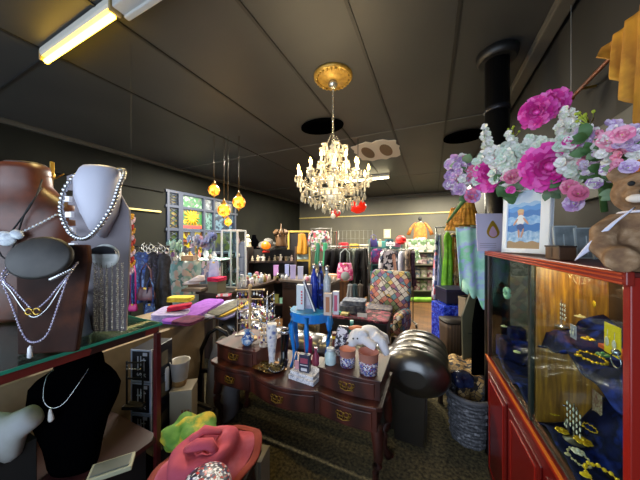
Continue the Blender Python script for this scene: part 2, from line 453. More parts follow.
BULB = M('ffcf78', .3, em=14.)
for ti, (rad, z, n, ph) in enumerate(tiers):
    for i in range(n):
        a = 2*pi*i/n+ph+.1; c, s_ = cos(a), sin(a)
        zz = z
        pth = []
        for k in range(11):
            u = k/10; rr = .02+(rad-.02)*u
            pth.append((rr*c, rr*s_, zz-.055*sin(pi*u*1.15)+(.03*u if ti else .05*sin(pi*u))))
        b = MB(); b.tube(pth, .0055, 6)
        e = pth[-1]; arm = None
        b.lathe([(.004, -.01), (.026, .002), (.03, .01), (.01, .012)], 10, e)
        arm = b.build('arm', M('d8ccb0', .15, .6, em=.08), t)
        if ti:
            q = MB(); q.lathe([(.008, .01), (.008, .055)], 8, e); q.build('candle_sleeve', M('e8e0c8', .5), arm)
            q = MB(); q.lathe([(.006, .055), (.012, .066), (.011, .08), (.003, .103), (.0006, .108)], 8, e); q.build('flame_bulb', BULB, arm)
        for k in range(5 if ti else 3):
            w = 2*pi*k/5; pend(e[0]+.026*cos(w), e[1]+.026*sin(w), e[2]-.004, .9)
        pend(e[0], e[1], e[2]-.035, 1.2)
        # bead swag to the next arm
        a2 = a+2*pi/n
        B = Vector((rad*cos(a2), rad*sin(a2), e[2])); A = Vector(e)
        for j, pt in enumerate(catenary(A, B, .05, 9)): strand.ell(pt, .0055, 6, 4)
        for j, pt in enumerate(catenary(A, Vector((.03*c, .03*s_, z+.12)), .02, 9)): strand.ell(pt, .0055, 6, 4)
for rad, z, n, s in ((.27, Zt-.43, 30, 1.15), (.21, Zt-.47, 22, 1.15), (.15, Zt-.50, 15, 1.2), (.09, Zt-.53, 9, 1.2), (.16, Zt-.30, 12, 1.), (.24, Zt-.37, 18, 1.), (.07, Zt-.1, 12, 1.2), (.1, Zt-.2, 12, 1.1)):
    for i in range(n):
        a = 2*pi*(i+R.random()*.4)/n; pend(rad*cos(a), rad*sin(a), z+R.uniform(-.012, .012), s)
    strand.tube([(rad*cos(2*pi*i/24), rad*sin(2*pi*i/24), z+.002) for i in range(24)], .0035, 5, closed=True)
    for i in range(6):
        a = 2*pi*i/6; strand.tube([(rad*cos(a), rad*sin(a), z), (.02*cos(a), .02*sin(a), z+.06)], .003, 4)
o = strand.build('crystal_strands', CRY, t); o['kind'] = 'stuff'
for i in range(4):
    a = pi/4+pi/2*i
    l = bpy.data.lights.new('bulb_glow', 'POINT'); l.energy = 7; l.color = (1, .78, .45); l.shadow_soft_size = .04
    o = bpy.data.objects.new('bulb_glow', l); COL.objects.link(o); o.parent = t; o.location = (.33*cos(a), .33*sin(a), Zt-.22)
# red glass lanterns hanging beyond the chandelier
p = at(358, 207, 3.4)
t = E('pendant_lantern', 'red glass pendant lantern hanging behind the chandelier', 'lantern', p)
b = MB(); b.lathe([(.03, .1), (.1, .06), (.12, 0), (.09, -.06), (.02, -.09)], 18); b.build('red_shade', M('c8200f', .25, em=.5), t)
b = MB(); b.tube([(0, 0, .1), (0, 0, 3-p.z)], .004, 5); b.lathe([(.03, .1), (.02, .13)], 10); b.build('cord', BLK, t)
p = at(336, 213, 3.5)
t = E('pendant_lantern', 'small pinkish red pendant lantern below the chandelier crystals', 'lantern', p)
b = MB(); b.lathe([(.02, .06), (.06, .03), (.07, 0), (.05, -.04), (.01, -.06)], 14); b.build('red_shade', M('b83028', .25, em=.4), t)
b = MB(); b.tube([(0, 0, .06), (0, 0, 3-p.z)], .004, 5); b.lathe([(.025, .055), (.015, .08)], 10); b.build('cord', BLK, t)
# amber mosaic lanterns
AMB = M('e89a18', .3, pat='cells', cols=('c86008', 'f0b838', 'a84808', 'e8c050'), sc=38, em=.75)
for px, py, s, lab in ((214, 190, .075, 'amber mosaic hanging lantern nearest the stained glass, hung highest'), (224, 210, .085, 'round amber mosaic lantern hanging over the white display tower'),
                       (239, 202, .085, 'amber lantern with a pointed brass frame beside the dark wall'), (228, 222, .05, 'smallest amber lantern hanging just above the display tower')):
    p = at(px, py, 3.3)
    t = E('mosaic_lantern', lab, 'lantern', p, group='amber hanging lanterns')
    b = MB(); b.lathe([(s*.3, -s*1.0), (s*.8, -s*.7), (s, -s*.1), (s*.85, s*.5), (s*.4, s*.9)], 16); b.build('glass_globe', AMB, t)
    b = MB(); b.lathe([(s*.42, s*.88), (s*.5, s*.95), (s*.2, s*1.4), (s*.06, s*1.8)], 14); b.lathe([(s*.02, -s*1.5), (s*.12, -s*1.3), (s*.32, -s*.98)], 12); b.build('brass_cap', BRASS, t)
    b = MB(); b.tube([(0, 0, s*1.7), (0, 0, 3-p.z)], .003, 5); b.build('chain', M('4a3c20', .5, .5), t)
    l = bpy.data.lights.new('lamp', 'POINT'); l.energy = 1.5; l.color = (1, .6, .2); l.shadow_soft_size = s*1.2
    o = bpy.data.objects.new('lamp', l); COL.objects.link(o); o.parent = t; o.location = (s*1.5, -s*1.5, 0)
# ================================================================= glass counter and busts
RDW = M('3a0d10', .3, pat='wood', cols=('5a171a',), sc=3)
ZG = 1.15; GX, GY = -1.34, .85
t = E('display_counter', 'open dark red counter with a green edged glass top carrying the jewellery busts', 'counter', (0, 0, 0))
b = MB(); b.box(((GX-2.25)/2, -.03, ZG-.006), (.91, 1.76, .012)); b.build('glass_top', M('cfe8df', glass=.8), t)
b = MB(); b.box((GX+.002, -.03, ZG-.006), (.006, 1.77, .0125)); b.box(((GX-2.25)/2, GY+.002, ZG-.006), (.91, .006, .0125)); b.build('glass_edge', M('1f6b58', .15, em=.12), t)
b = MB(); b.box((GX-.012, -.03, ZG-.03), (.022, 1.74, .032)); b.box((-2.23, -.03, ZG-.03), (.03, 1.74, .032))
b.box(((GX-2.25)/2, GY-.012, ZG-.03), (.87, .022, .032)); b.box(((GX-2.25)/2, -.9, ZG-.03), (.87, .022, .032)); b.build('rail', M('150b0a', .4, pat='cells', cols=('5c1c18', '241110', '6a4a20'), sc=9), t)
for x, y in ((GX-.012, GY-.012), (GX-.012, -.895), (-2.23, -.895), (-2.23, GY-.012)):
    b = MB(); b.box((x, y, ZG/2-.02), (.026, .026, ZG-.06)); b.build('post', RDW, t, bev=.003)
b = MB(); b.box(((GX-1.93)/2, -.03, .53), (.585, 1.74, .025)); b.build('shelf', M('2b0c0e', .5), t)
b = MB(); b.box(((GX-1.93)/2-.02, -.03, .26), (.54, 1.66, .5)); b.build('plinth', M('0d0708', .7), t)

def face(p): return atan2(-p[0], p[1])
# --- tall brown torso bust
BRN = M('3c160b', .42, pat='noise', cols=('180906', '5a2812'), sc=4, bump=.15, spec=.6)
p = at(22, 300, 1.40); p.z = ZG+.002
t = E('necklace_bust', 'tall brown leather torso bust with thin dark cords behind the oval topped stand', 'bust', p, TH+.2); t.scale = (1.15, 1.15, 1.06)
b = MB(); b.loft([(0, 0, 0, .15, .06), (.02, 0, 0, .155, .065), (.2, 0, 0, .16, .07), (.38, 0, 0, .2, .085), (.5, .0, 0, .235, .09), (.57, 0, 0, .235, .085), (.63, 0, .01, .2, .08), (.68, 0, .02, .13, .075), (.72, 0, .02, .098, .075), (.8, 0, .02, .09, .075), (.83, 0, .02, .085, .07)], 28, p=2.3)
b.build('torso', BRN, t)
b = MB(); b.lathe([(.083, 0), (.075, .01), (.0, .012)], 24, (0, .02, .83), sx=1, sy=.83); b.build('neck_cap', M('2a1812', .5), t)
def neck(name, lab, parent_p, rz, pts, r, mat, beads=0, pend_=None, cat='necklace'):
    """string worn by a bust, pts in the bust's own frame"""
    m = MB()
    P = [Vector(q) for q in pts]
    # smooth through points
    Q = []
    for i in range(len(P)-1):
        a0 = P[max(i-1, 0)]; a1 = P[i]; a2 = P[i+1]; a3 = P[min(i+2, len(P)-1)]
        for k in range(6):
            u = k/6; Q.append(.5*((2*a1)+(a2-a0)*u+(2*a0-5*a1+4*a2-a3)*u*u+(3*a1-a0-3*a2+a3)*u**3))
    Q.append(P[-1])
    if beads:
        L = 0
        m.tube(Q, r*.35, 5)
        for i in range(1, len(Q)):
            seg = (Q[i]-Q[i-1]).length; k = max(1, int(seg/(2.1*r)))
            for j in range(k): m.ell(Q[i-1].lerp(Q[i], j/k), r, 6, 4)
    else: m.tube(Q, r, 6)
    o = m.build(name, mat, loc=parent_p, rot=(0, 0, rz)); tag(o, lab, cat)
    if pend_: pend_(o)
    return o
for dx, zz, lab in ((0, .40, 'long thin black cord necklace on the brown torso bust'), (.04, .33, 'loosest thin black cord hanging low on the brown torso bust')):
    neck('cord_necklace', lab, p, TH+.2, [(-.085, -.0, .72+dx), (-.1, -.08, .66), (-.06, -.1, .55), (dx*.8, -.115, zz), (.09, -.1, .55), (.12, -.08, .65), (.085, 0, .72+dx)], .0035, BLK).scale = (1.15, 1.15, 1.06)
SHELL = M('cfd6dc', .3, pat='noise', cols=('8f98a8',), sc=60)
def pd(o):
    for k, (x, z, r) in enumerate(((-.03, .44, .04), (.03, .43, .045), (.075, .45, .028))):
        m = MB(); m.ell((x, -.115, z), (r, .012, r*.8), 12, 8, rot=(0, .3*k, 0)); m.build('shell_disc', SHELL, o)
neck('shell_necklace', 'necklace of pale shell discs across the brown torso bust', p, TH+.2, [(-.16, -.07, .6), (-.12, -.095, .5), (-.03, -.11, .44), (.06, -.11, .45), (.14, -.1, .5), (.2, -.07, .56)], .006, SHELL, 1, pd).scale = (1.15, 1.15, 1.06)
# --- brass hook stand behind
q = at(52, 230, 1.56); q.z = ZG+.002
t = E('brass_stand', 'slim brass rod stand rising between the brown bust and the white bust', 'stand', q)
b = MB(); b.lathe([(.05, 0), (.05, .008), (.01, .015), (.005, .02), (.005, .86)], 14); b.build('rod', GOLD, t)
b = MB(); b.box((0, 0, .9), (.012, .02, .09)); b.lathe([(.012, .84), (.016, .86), (.012, .88)], 10); b.tube([(0, 0, .84), (.06, 0, .835), (.16, 0, .85)], .004, 6); b.build('hook_arm', GOLD, t, bev=.002)
# --- dark oval topped necklace stand
p = at(46, 300, .975); p.z = ZG+.002; rz = TH+.12
BRD = M('1c0a05', .7, pat='noise', cols=('5a2c12', '2c1208'), sc=5, bump=.1, spec=.15)
t = E('necklace_stand', 'dark brown necklace stand with a black oval neck at the glass edge', 'stand', p, rz)
b = MB(); b.prism([(-.09, 0), (.115, 0), (.135, .36), (.125, .43), (-.115, .43), (-.13, .36)], -.012, .012); b.build('board', BRD, t, rot=(-.1, 0, 0), bev=.006)
b = MB(); b.loft([(0, 0, 0, .02, .02), (.004, 0, 0, .108, .078), (.02, 0, 0, .114, .084), (.028, 0, 0, .104, .074), (.03, 0, 0, .01, .01)], 32); b.build('oval_neck', M('0f0d0c', .55, pat='noise', cols=('26221f',), sc=18), t, loc=(.012, -.02, .375), rot=(1.28, 0, 0))
b = MB(); b.prism([(-.03, 0), (.03, 0), (.02, .2), (-.02, .2)], .02, .1); b.build('strut', BRD, t)
BEAD = M('b8b0c8', .25, .3, pat='noise', cols=('e8e4ea', '8a80a0'), sc=90)
def silpend(z, big=0):
    def f(o):
        m = MB()
        if big: m.lathe([(.001, .0), (.007, -.01), (.008, -.045), (.001, -.05)], 8, (0, -.06, z)); m.build('drop_pendant', M('e4e4ea', .2), o)
        else:
            for x in (-.013, .013): m.tube([(x+.012*cos(a*pi/5), -.05, z+.012*sin(a*pi/5)) for a in range(10)], .003, 6, closed=True)
            m.build('ring_pendant', GOLD, o)
    return f
def U(w, zt, zb, y=-.04): return [(-w, .0, zt+.02), (-w*.98, y, zt-.03), (-w*.72, y, zt*.55+zb*.45), (-w*.36, y, zb+.03), (0, y-.005, zb), (w*.36, y, zb+.03), (w*.72, y, zt*.55+zb*.45), (w*.98, y, zt-.03), (w, .0, zt+.02)]
neck('bead_necklace', 'short beaded necklace with twin ring pendants on the dark oval necked stand', p, rz, U(.105, .33, .185), .004, BEAD, 1, silpend(.178))
neck('chain_necklace', 'middle plain silver chain on the dark oval necked stand', p, rz, U(.11, .33, .155), .0028, SILV, 0)
neck('bead_necklace', 'longest beaded necklace with a white drop pendant on the dark brown stand', p, rz, U(.115, .34, .06), .0045, BEAD, 1, silpend(.055, 1))
neck('chain_bracelet', 'chunky silver chain looped over the black oval neck', p, rz, [(.07, -.06, .30), (.10, -.06, .315), (.125, -.04, .335)], .007, SILV, 1, cat='bracelet')
# --- white bust with notched card
p = at(100, 300, 1.20); p.z = ZG+.002; rz = TH+.06
WB = M('746c74', .6); WN = M('b8b8c8', .45)
t = E('necklace_bust', 'white necklace bust with a notched grey board body', 'bust', p, rz)
pl = [(.12, 0), (.125, .5), (.115, .6), (.07, .68), (-.06, .69), (-.165, .78), (-.19, .77)]
for i in range(7):
    z = .70-i*.075; pl += [(-.185+i*.008, z), (-.155+i*.008, z-.004), (-.152+i*.008, z-.03), (-.18+i*.008, z-.032)]
pl += [(-.12, 0)]
b = MB(); b.prism(pl, .0, .012); b.build('notched_board', WB, t, rot=(-.05, 0, 0), bev=.002)
b = MB(); b.loft([(.46, 0, .02, .01, .02), (.5, 0, .0, .035, .045), (.58, .0, .0, .075, .062), (.66, -.01, .0, .095, .068), (.74, -.01, .0, .098, .065), (.79, 0, .0, .085, .055), (.805, 0, 0, .07, .045)], 26, p=2.2); b.build('neck', WN, t)
for i in range(7):
    b = MB(); b.box((-.138+i*.008, -.012, .645-i*.075), (.03, .018, .026)); b.build('clip', M('f4f4f8', .4, em=.1), t, bev=.003)
b = MB(); b.prism([(-.04, 0), (.04, 0), (.03, .4), (-.03, .4)], .02, .12); b.build('strut', WB, t)
tt = neck('chain_collar', 'thick twisted silver collar hung around the white neck', p, rz, [(-.03, .07, .81), (-.085, .02, .80), (-.108, -.05, .70), (-.10, -.085, .58), (-.045, -.1, .48), (.02, -.105, .455), (.07, -.1, .5), (.12, -.085, .6), (.125, -.05, .7), (.1, .02, .79), (.03, .07, .81)], .0115, SILV, 1, cat='necklace')
t = E('fringe_necklace', 'silver disc pendant with a long fringe of chains on the white bust', 'necklace', p, rz)
b = MB(); b.ell((.095, -.09, .375), (.062, .012, .055), 20, 12); b.build('disc', M('dcdedc', .35, .0, pat='noise', cols=('a8b0ac',), sc=30), t)
b = MB(); b.prism([(.095+.058*cos(a*pi/12), .385+.036*sin(a*pi/12)) for a in range(0, 13)], -.108, -.1); b.build('disc_top', M('12141c', .3), t)
b = MB()
for i in range(17):
    x = .042+.125*i/16; z1 = .02+R.random()*.03
    n = 34
    for k in range(n): b.ell((x+.0015*sin(k*1.7+i), -.085+.012*sin(i*2.2), .34-(.34-z1)*k/n), .0034, 5, 4)
o = b.build('chain_fringe', M('b8b0a0', .4, .0, pat='noise', cols=('f4f0e4', '2a241c'), sc=170, em=.06), t)  # slight glow in the colour brightens the chains
# pale blue cone card and box beside
q = at(79, 300, 1.16); q.z = ZG+.002
b = MB(); b.lathe([(.05, 0), (.045, .01), (.012, .25), (.004, .27)], 14); tag(b.build('ring_cone', M('93a8cc', .3), loc=q), 'pale blue slim ring cone standing between the two necklace stands', 'ring cone')
for k, (x, lab) in enumerate(((68, 'red fabric flower brooch clipped by the notched board'), (38, 'white beaded cluster brooch under the brown bust'))):
    q = at(x, 243 if k == 0 else 237, 1.1); b = MB()
# gap fillers seen past the white bust: hanging flowers
FL1 = [M('d89a20', .6), M('c83a2a', .6), M('e8c8d0', .6), M('3f5a30', .6)]
t = E('flower_garland', 'hanging garland of yellow and red paper flowers just behind the white bust', 'garland', at(131, 240, 1.75))
q = t.location.copy()
for i in range(16):
    a = i/15; b = MB(); x = .02*sin(i*2.1); z = .16-.38*a
    for k in range(6):
        w = 2*pi*k/6; b.ell((x+.018*cos(w), .01*sin(k), z+.018*sin(w)), (.014, .006, .014), 6, 4)
    b.ell((x, -.012, z), .008, 6, 4); b.build('paper_flower', FL1[(i*5+i//3) % 3], t)
b = MB(); b.tube([(0, 0, 3-q.z), (0, 0, -.22)], .0006, 4); b.build('string', BLK, t)
# --- inside the counter: black bust and white bust
p = at(74, 400, 1.14); p.z = .5425; rz = TH+.1
def bust(t, mat, s=1, tilt=0):
    b = MB(); b.loft([(0, 0, 0, .09, .05), (.03, 0, 0, .10, .06), (.12, 0, 0, .115, .07), (.22, 0, -.01, .145, .075), (.32, 0, 0, .185, .075), (.375, 0, .01, .19, .07), (.41, 0, .02, .165, .062), (.435, 0, .03, .13, .06), (.455, 0, .03, .102, .058), (.5, 0, .03, .096, .054), (.522, 0, .03, .085, .048), (.535, 0, .03, .03, .02)], 28, p=2.2)
    return b.build('torso', mat, t, rot=(tilt, 0, 0))
t = E('necklace_bust', 'black velvet bust wearing a thin silver pendant chain under the glass counter', 'bust', p, rz); bust(t, VELV)
def pd2(o):
    m = MB(); m.loft([(0, 0, 0, .003, .004), (-.015, 0, 0, .007, .005), (-.045, .003, 0, .012, .007), (-.055, 0, 0, .006, .004)], 10); m.build('stone_pendant', M('c8c4c0', .3), o, loc=(-.005, -.105, .345))
neck('pendant_necklace', 'thin silver chain with a pale stone pendant on the black velvet bust', p, rz, [(-.07, .0, .47), (-.073, -.045, .45), (-.045, -.09, .38), (-.005, -.1, .345), (.04, -.095, .36), (.07, -.05, .43), (.07, .0, .47)], .0016, SILV, 0, pd2)
p = at(-20, 452, .98); p.z = .77
b = MB(); b.box((0, 0, .10), (.3, .26, .2)); tag(b.build('display_block', M('141210', .8), loc=(p.x-.06, p.y, .545), bev=.004), 'dark fabric block under the tilted white bust', 'block')
t = E('necklace_bust', 'white cloth bust lying tilted beside the black bust with a black cord', 'bust', p, rot=(.0, 1.05, TH+.25)); t.scale = (.82, .9, .82); 
b = MB(); b.loft([(-.22, 0, 0, .11, .045), (-.1, 0, 0, .14, .055), (.02, 0, 0, .15, .055), (.1, 0, 0, .135, .05), (.16, 0, 0, .07, .045), (.24, 0, 0, .055, .045), (.25, 0, 0, .03, .02)], 24, p=2.2); b.build('torso', M('a8acb0', .7, pat='noise', cols=('8c8c80',), sc=6), t)
o = neck('cord_necklace', 'black cord laid across the white tilted bust', p, 0, [(-.1, -.06, -.1), (-.05, -.075, 0), (.02, -.07, .06), (.1, -.05, .05)], .004, BLK); o.rotation_euler = (0, 1.05, TH+.25)
for i, (px, py, lab) in enumerate(((112, 470, 'flat pale green edged tray in the bottom of the counter beside the black bust'), (124, 352, None))):
    if lab:
        q = atz(px, py, .546); b = MB(); b.box((0, 0, .012), (.16, .09, .02), 0); b.box((0, 0, .024), (.14, .07, .006), 1)
        tag(b.build('tray', [M('9a9a80', .5), M('4a5048', .5)], loc=q, rot=(0, 0, .9), bev=.003), lab, 'tray')
q = atz(121, 420, .546); t = E('earring_rack', 'small dark earring rack with dangling silver earrings behind the black bust', 'rack', (q.x-.05, q.y+.1, .546), TH)
b = MB(); b.box((0, 0, .01), (.12, .06, .02)); b.box((-.05, 0, .15), (.008, .008, .28)); b.box((.05, 0, .15), (.008, .008, .28)); b.box((0, 0, .28), (.11, .008, .008)); b.box((0, 0, .18), (.11, .008, .008)); b.build('frame', BLK, t)
for i in range(6):
    b = MB(); x = -.04+.016*i; b.tube([(x, -.006, .275), (x, -.008, .25)], .001, 4); b.ell((x, -.008, .243), .006, 6, 4); b.build('earring', SILV, t)
# --- black cartons beyond the end of the counter
t = E('crate', 'low black crate under the black cartons and white pots', 'crate', (-1.70, 1.13, 0), .0)
b = MB(); b.box((0, 0, .005), (.42, .46, .01)); 
for s in (-1, 1): b.box((s*.2, 0, .17), (.02, .46, .32)); b.box((0, s*.22, .17), (.42, .02, .32))
b.box((0, 0, .30), (.4, .44, .012)); b.build('crate_body', M('0e0c0e', .7), t, bev=.003)
BX = M('0b0f1c', .35); BE = M('a8b4d0', .5); TXW = M('cfd6e8', .5)
def txt(s, size, mat, parent, loc, rot=(pi/2, 0, 0), name='lettering', ext=.0008, al='CENTER'):
    c = bpy.data.curves.new(name, 'FONT'); c.body = s; c.size = size; c.extrude = ext; c.align_x = al; c.align_y = 'CENTER'
    c.materials.append(mat); o0 = bpy.data.objects.new(name, c); COL.objects.link(o0); bpy.context.view_layer.update(); me = bpy.data.meshes.new_from_object(o0); bpy.data.objects.remove(o0); o = bpy.data.objects.new(name, me); COL.objects.link(o); o.location = loc; o.rotation_euler = rot
    if parent is not None: o.parent = parent
    return o
def carton(p, rz, d, lab, art=True):
    t = E('carton', lab, 'box', p, rz, 'black cartons stacked by the counter'); w, dp, h = d
    b = MB(); b.box((0, 0, h/2), (w, dp, h)); b.build('box_body', BX, t, bev=.002)
    b = MB()
    for x in (-1, 1): b.box((x*(w/2-.004), -dp/2-.001, h/2), (.008, .003, h)); b.box((x*(w/2+.0005), -dp/2+.004, h/2), (.003, .008, h))
    for z in (.006, h-.006): b.box((0, -dp/2-.001, z), (w, .003, .010))
    b.build('white_edge', BE, t)
    if art:
        txt('S', .045, TXW, t, (-.012, -dp/2-.003, h*.25), (pi/2, pi/2, 0)); txt('K', .045, TXW, t, (.018, -dp/2-.003, h*.22), (pi/2, pi/2, 0))
        b = MB()
        for x, z, a, c in ((-.02, .58, .006, .09), (.0, .66, .006, .06), (-.01, .6, .035, .008), (.022, .55, .006, .08), (.02, .68, .03, .006), (.03, .86, .03, .02)):
            b.box((x, -dp/2-.002, h*z), (a, .002, c))
        b.build('printed_mark', TXW, t)
    b = MB(); b.box((w/2+.001, .02, h*.5), (.002, dp*.3, h*.45)); b.build('side_label', M('4a4438', .6), t)
    return t
p = atz(146, 440, .35); p = Vector((-1.725, 1.04, .312)); rz = TH-.12
carton(p, rz, (.14, .19, .17), 'lowest black carton of the stack beside the red counter post')
carton(p+Vector((0, 0, .173)), rz, (.14, .19, .2), 'middle black carton of the stack beside the red counter post')
carton(p+Vector((0, 0, .376)), rz, (.14, .19, .21), 'topmost black carton with white lettering beside the counter post')
WC = M('9c9484', .6)
t = E('carton', 'pale cream carton under the white cup beside the black cartons', 'box', (-1.615, 1.19, .312), TH+.2)
b = MB(); b.box((0, 0, .12), (.14, .14, .24)); b.box((0, 0, .245), (.144, .144, .012)); b.build('box_body', WC, t, bev=.003)
b = MB()
for i in range(6): b.box((.02+.02*(i % 3)-.01, -.071, .07+.035*(i//3)), (.012, .002, .022))
b.build('printed_mark', M('8a5a3a', .6), t)
t = E('cup', 'white conical cup with a tan lower band standing on the cream carton', 'cup', (-1.645, 1.18, .5645), 0); t.scale = (.9, .9, .85)
b = MB(); b.lathe([(.045, 0), (.05, .04), (.055, .05)], 20); b.build('cup_base', M('8a6a40', .6), t)
b = MB(); b.lathe([(.055, .05), (.07, .2), (.073, .205), (.066, .2), (.05, .06), (.0, .055)], 24); b.build('cup_wall', M('b0b0b0', .5), t)
t = E('paper_roll', 'small white and blue rolled packet leaning on the white cup', 'roll', (-1.675, 1.10, .5645), 0)
b = MB(); b.lathe([(.018, 0), (.018, .15), (.01, .155)], 12); b.build('roll', M('c4ccd8', .5), t)
# grey sack and dark curved chair back
t = E('sack', 'slumped grey cloth sack between the cups and the dressing table', 'sack', (-1.74, 1.66, 0), 0)
b = MB(); b.loft([(0, 0, 0, .12, .1), (.05, 0, 0, .15, .12), (.3, .01, 0, .15, .12), (.5, 0, .0, .12, .1), (.66, .0, 0, .07, .06), (.72, .01, 0, .02, .03)], 18, p=2.4); b.build('cloth', M('6f7078', .8, pat='noise', cols=('7d7f86',), sc=5, bump=.3), t)
t = E('chair_back', 'dark curved bentwood chair back poking up beside the grey sack', 'chair', (-1.80, 1.66, 0), .5)
b = MB(); b.tube([(.16, 0, 0), (.15, 0, .35), (.14, 0, .6), (.08, 0, .74), (0, 0, .79), (-.08, 0, .74), (-.14, 0, .6), (-.15, 0, .35), (-.16, 0, 0)], .02, 8); b.box((0, .0, .4), (.3, .03, .03)); b.build('bent_frame', M('0b0809', .3), t)
# ---- pink hat heap at the front
t = E('wooden_stool', 'low dark stool under the pink hat and green yellow scarf', 'stool', (-1.02, .90, 0), .3); t.scale = (1, 1, 1.63)
b = MB(); b.box((-.03, 0, .255), (.46, .36, .03)); b.build('seat', DKW, t, bev=.006)
for sx in (-1, 1):
    for sy in (-1, 1):
        b = MB(); b.tube([(sx*.15, sy*.13, .25), (sx*.18, sy*.16, 0)], .018, 8); b.build('leg', DKW, t)
p = atz(206, 462, .36)
PK = M('a04458', .9, pat='noise', cols=('cc7488', 'b4505c'), sc=6, bump=.5, spec=.1)
t = E('sun_hat', 'crumpled pink cloth hat with an orange brim on the low stool', 'hat', (-1.03, .88, .475), .6, rot=(.08, -.12, .7)); t.scale = (1.16, 1.1, .75)
def hatf(u, v):
    a = 2*pi*u
    rr = [.19, .155, .125, .128, .122, .105, .07, .02, 0][min(8, int(v*8))]
    zz = [.005, .03, .045, .09, .13, .155, .16, .145, .142][min(8, int(v*8))]
    dent = -.05*math.exp(-((rr*cos(a)-.02)**2/.002+(rr*sin(a))**2/.009))*(1 if v > .5 else 0)
    w = 1+.10*sin(2*a+.5)+.04*sin(5*a)
    return Vector((rr*w*cos(a)*1.05, rr*w*sin(a)*.9, zz+dent+.018*sin(3*a+1)*(1-v)+.012*sin(7*a)*(1-v)+.012*sin(4*a+v*9)*v))
b = MB(); b.grid(hatf, 48, 8); b.build('crown', PK, t, solid=.004, sub=1)
b = MB(); b.grid(lambda u, v: Vector(((.185+.03*v)*1.05*(1+.1*sin(4*pi*u+.5))*cos(2*pi*u), (.185+.03*v)*.9*(1+.1*sin(4*pi*u+.5))*sin(2*pi*u), .003+.018*sin(6*pi*u+1)+.012*sin(14*pi*u)-.01*v+.008)), 48, 3); b.build('brim', M('7c2c20', .9, pat='noise', cols=('983e30',), sc=12, bump=.3), t, solid=.004)
b = MB(); b.tube([(-.06, .0, .15), (-.02, -.02, .185), (.03, -.03, .18), (.06, -.05, .13)], [.02, .028, .026, .012], 10); b.tube([(-.08, .05, .13), (0, .06, .175), (.07, .04, .15)], [.015, .024, .015], 10); b.build('fold', PK, t)
t = E('scarf', 'bright green and yellow cloth bunched behind the pink hat', 'scarf', (-1.26, .97, .44), .2)
b = MB(); b.soft((0, 0, .055), (.27, .22, .12), p=2.6, amp=.02, fr=40, n=12); b.build('cloth', M('3a7018', .8, pat='noise', cols=('b09418', '56862a', 'c0a824'), sc=7, bump=.2), t)
t = E('bowl', 'round bowl with a black white and red mosaic pattern in front of the pink hat', 'bowl', (-.82, .70, .53), 0); t.scale = (.8, .8, .9)
b = MB(); b.lathe([(.04, 0), (.09, .03), (.12, .09), (.11, .12), (.06, .145), (0, .15)], 28); b.build('shell', M('e0e0e8', .35, pat='mosaic', cols=('1a1a2a', 'b03030', 'e0e0e8', '24305a'), sc=75), t)
t = E('crate', 'small dark crate under the mosaic bowl', 'crate', (-.80, .70, 0), .5); t.scale = (.8, .8, 3.08)
b = MB(); b.box((0, 0, .085), (.24, .22, .165)); b.box((0, 0, .1), (.25, .23, .02)); b.build('crate_body', DKW, t, bev=.004)
t = E('paper_box', 'small white ribbed box tucked beside the pink hat', 'box', (-.97, 1.17, .0), .2); t.scale = (1, 1, 1.4)
b = MB(); b.box((0, 0, .12), (.15, .12, .24)); 
b.build('box_body', M('8a8478', .7), t, bev=.003)
b = MB()
for i in range(5): b.box((-.05+.025*i, -.062, .15), (.012, .004, .17))
b.build('rib_panel', M('b8b09c', .6), t)
# ================================================================= dressing table
TZ = .62; TY0, TY1 = 1.45, 1.88; TX0, TX1 = -1.65, -.265
t = E('dressing_table', 'dark mahogany serpentine dressing table with brass handles', 'table', (0, 0, 0))
def yf(x):     # serpentine front
    u = (x-TX0)/(TX1-TX0)
    side = .022*sin(pi*u/.3) if u < .3 else (.022*sin(pi*(1-u)/.3) if u > .7 else 0)
    mid = .06*sin(pi*(u-.3)/.4)**1.0 if .3 <= u <= .7 else 0
    return TY0-side-mid
xs = [TX0+(TX1-TX0)*i/44 for i in range(45)]
front = [(x, yf(x)-.012) for x in xs]
b = MB(); b.slab([(TX0, TY1)]+[(TX0, TY0)]+front[1:-1]+[(TX1, TY0), (TX1, TY1)], TZ-.028, TZ); b.build('table_top', MAHOG, t, bev=.006)
b = MB(); b.slab([(TX0+.03, TY1-.02)]+[(x, yf(x)+.012) for x in xs if TX0+.025 < x < TX1-.025]+[(TX1-.03, TY1-.02)], TZ-.165, TZ-.029); b.build('apron', MAHOG, t, bev=.003)
def handle(par, x, y, z, s=1):
    h = MB(); s *= 1.2
    for q in (-1, 1):
        for (ax, az, ar) in ((.016, .004, .013), (.033, .008, .009), (.026, -.010, .009), (.012, -.014, .008)):
            h.tube([(x+s*(q*ax+ar*cos(k*pi/5)), y-.002, z+s*(az+ar*sin(k*pi/5))) for k in range(10)], .0026, 5, closed=True)
    h.ell((x, y-.003, z+.006), (.008, .004, .014), 8, 6)
    h.tube([(x-.03*s, y-.008, z+.006), (x-.028*s, y-.016, z-.012), (x, y-.018, z-.02), (x+.028*s, y-.016, z-.012), (x+.03*s, y-.008, z+.006)], .003, 6)
    for q in (-1, 1): h.ell((x+q*.03*s, y-.008, z+.006), .006, 8, 6)
    h.build('handle', BRASS, par)
for x0, x1 in ((TX0+.06, TX0+.40), (TX0+.44, TX1-.44), (TX1-.40, TX1-.06)):
    b = MB(); n = 16; X = [x0+(x1-x0)*i/n for i in range(n+1)]
    b.slab([(x, yf(x)+.004) for x in X]+[(x, yf(x)+.02) for x in X[::-1]], TZ-.148, TZ-.045)
    d = b.build('drawer', MAHOG, t, bev=.004)
    xm = (x0+x1)/2; handle(d, xm, yf(xm)+.0, TZ-.095)
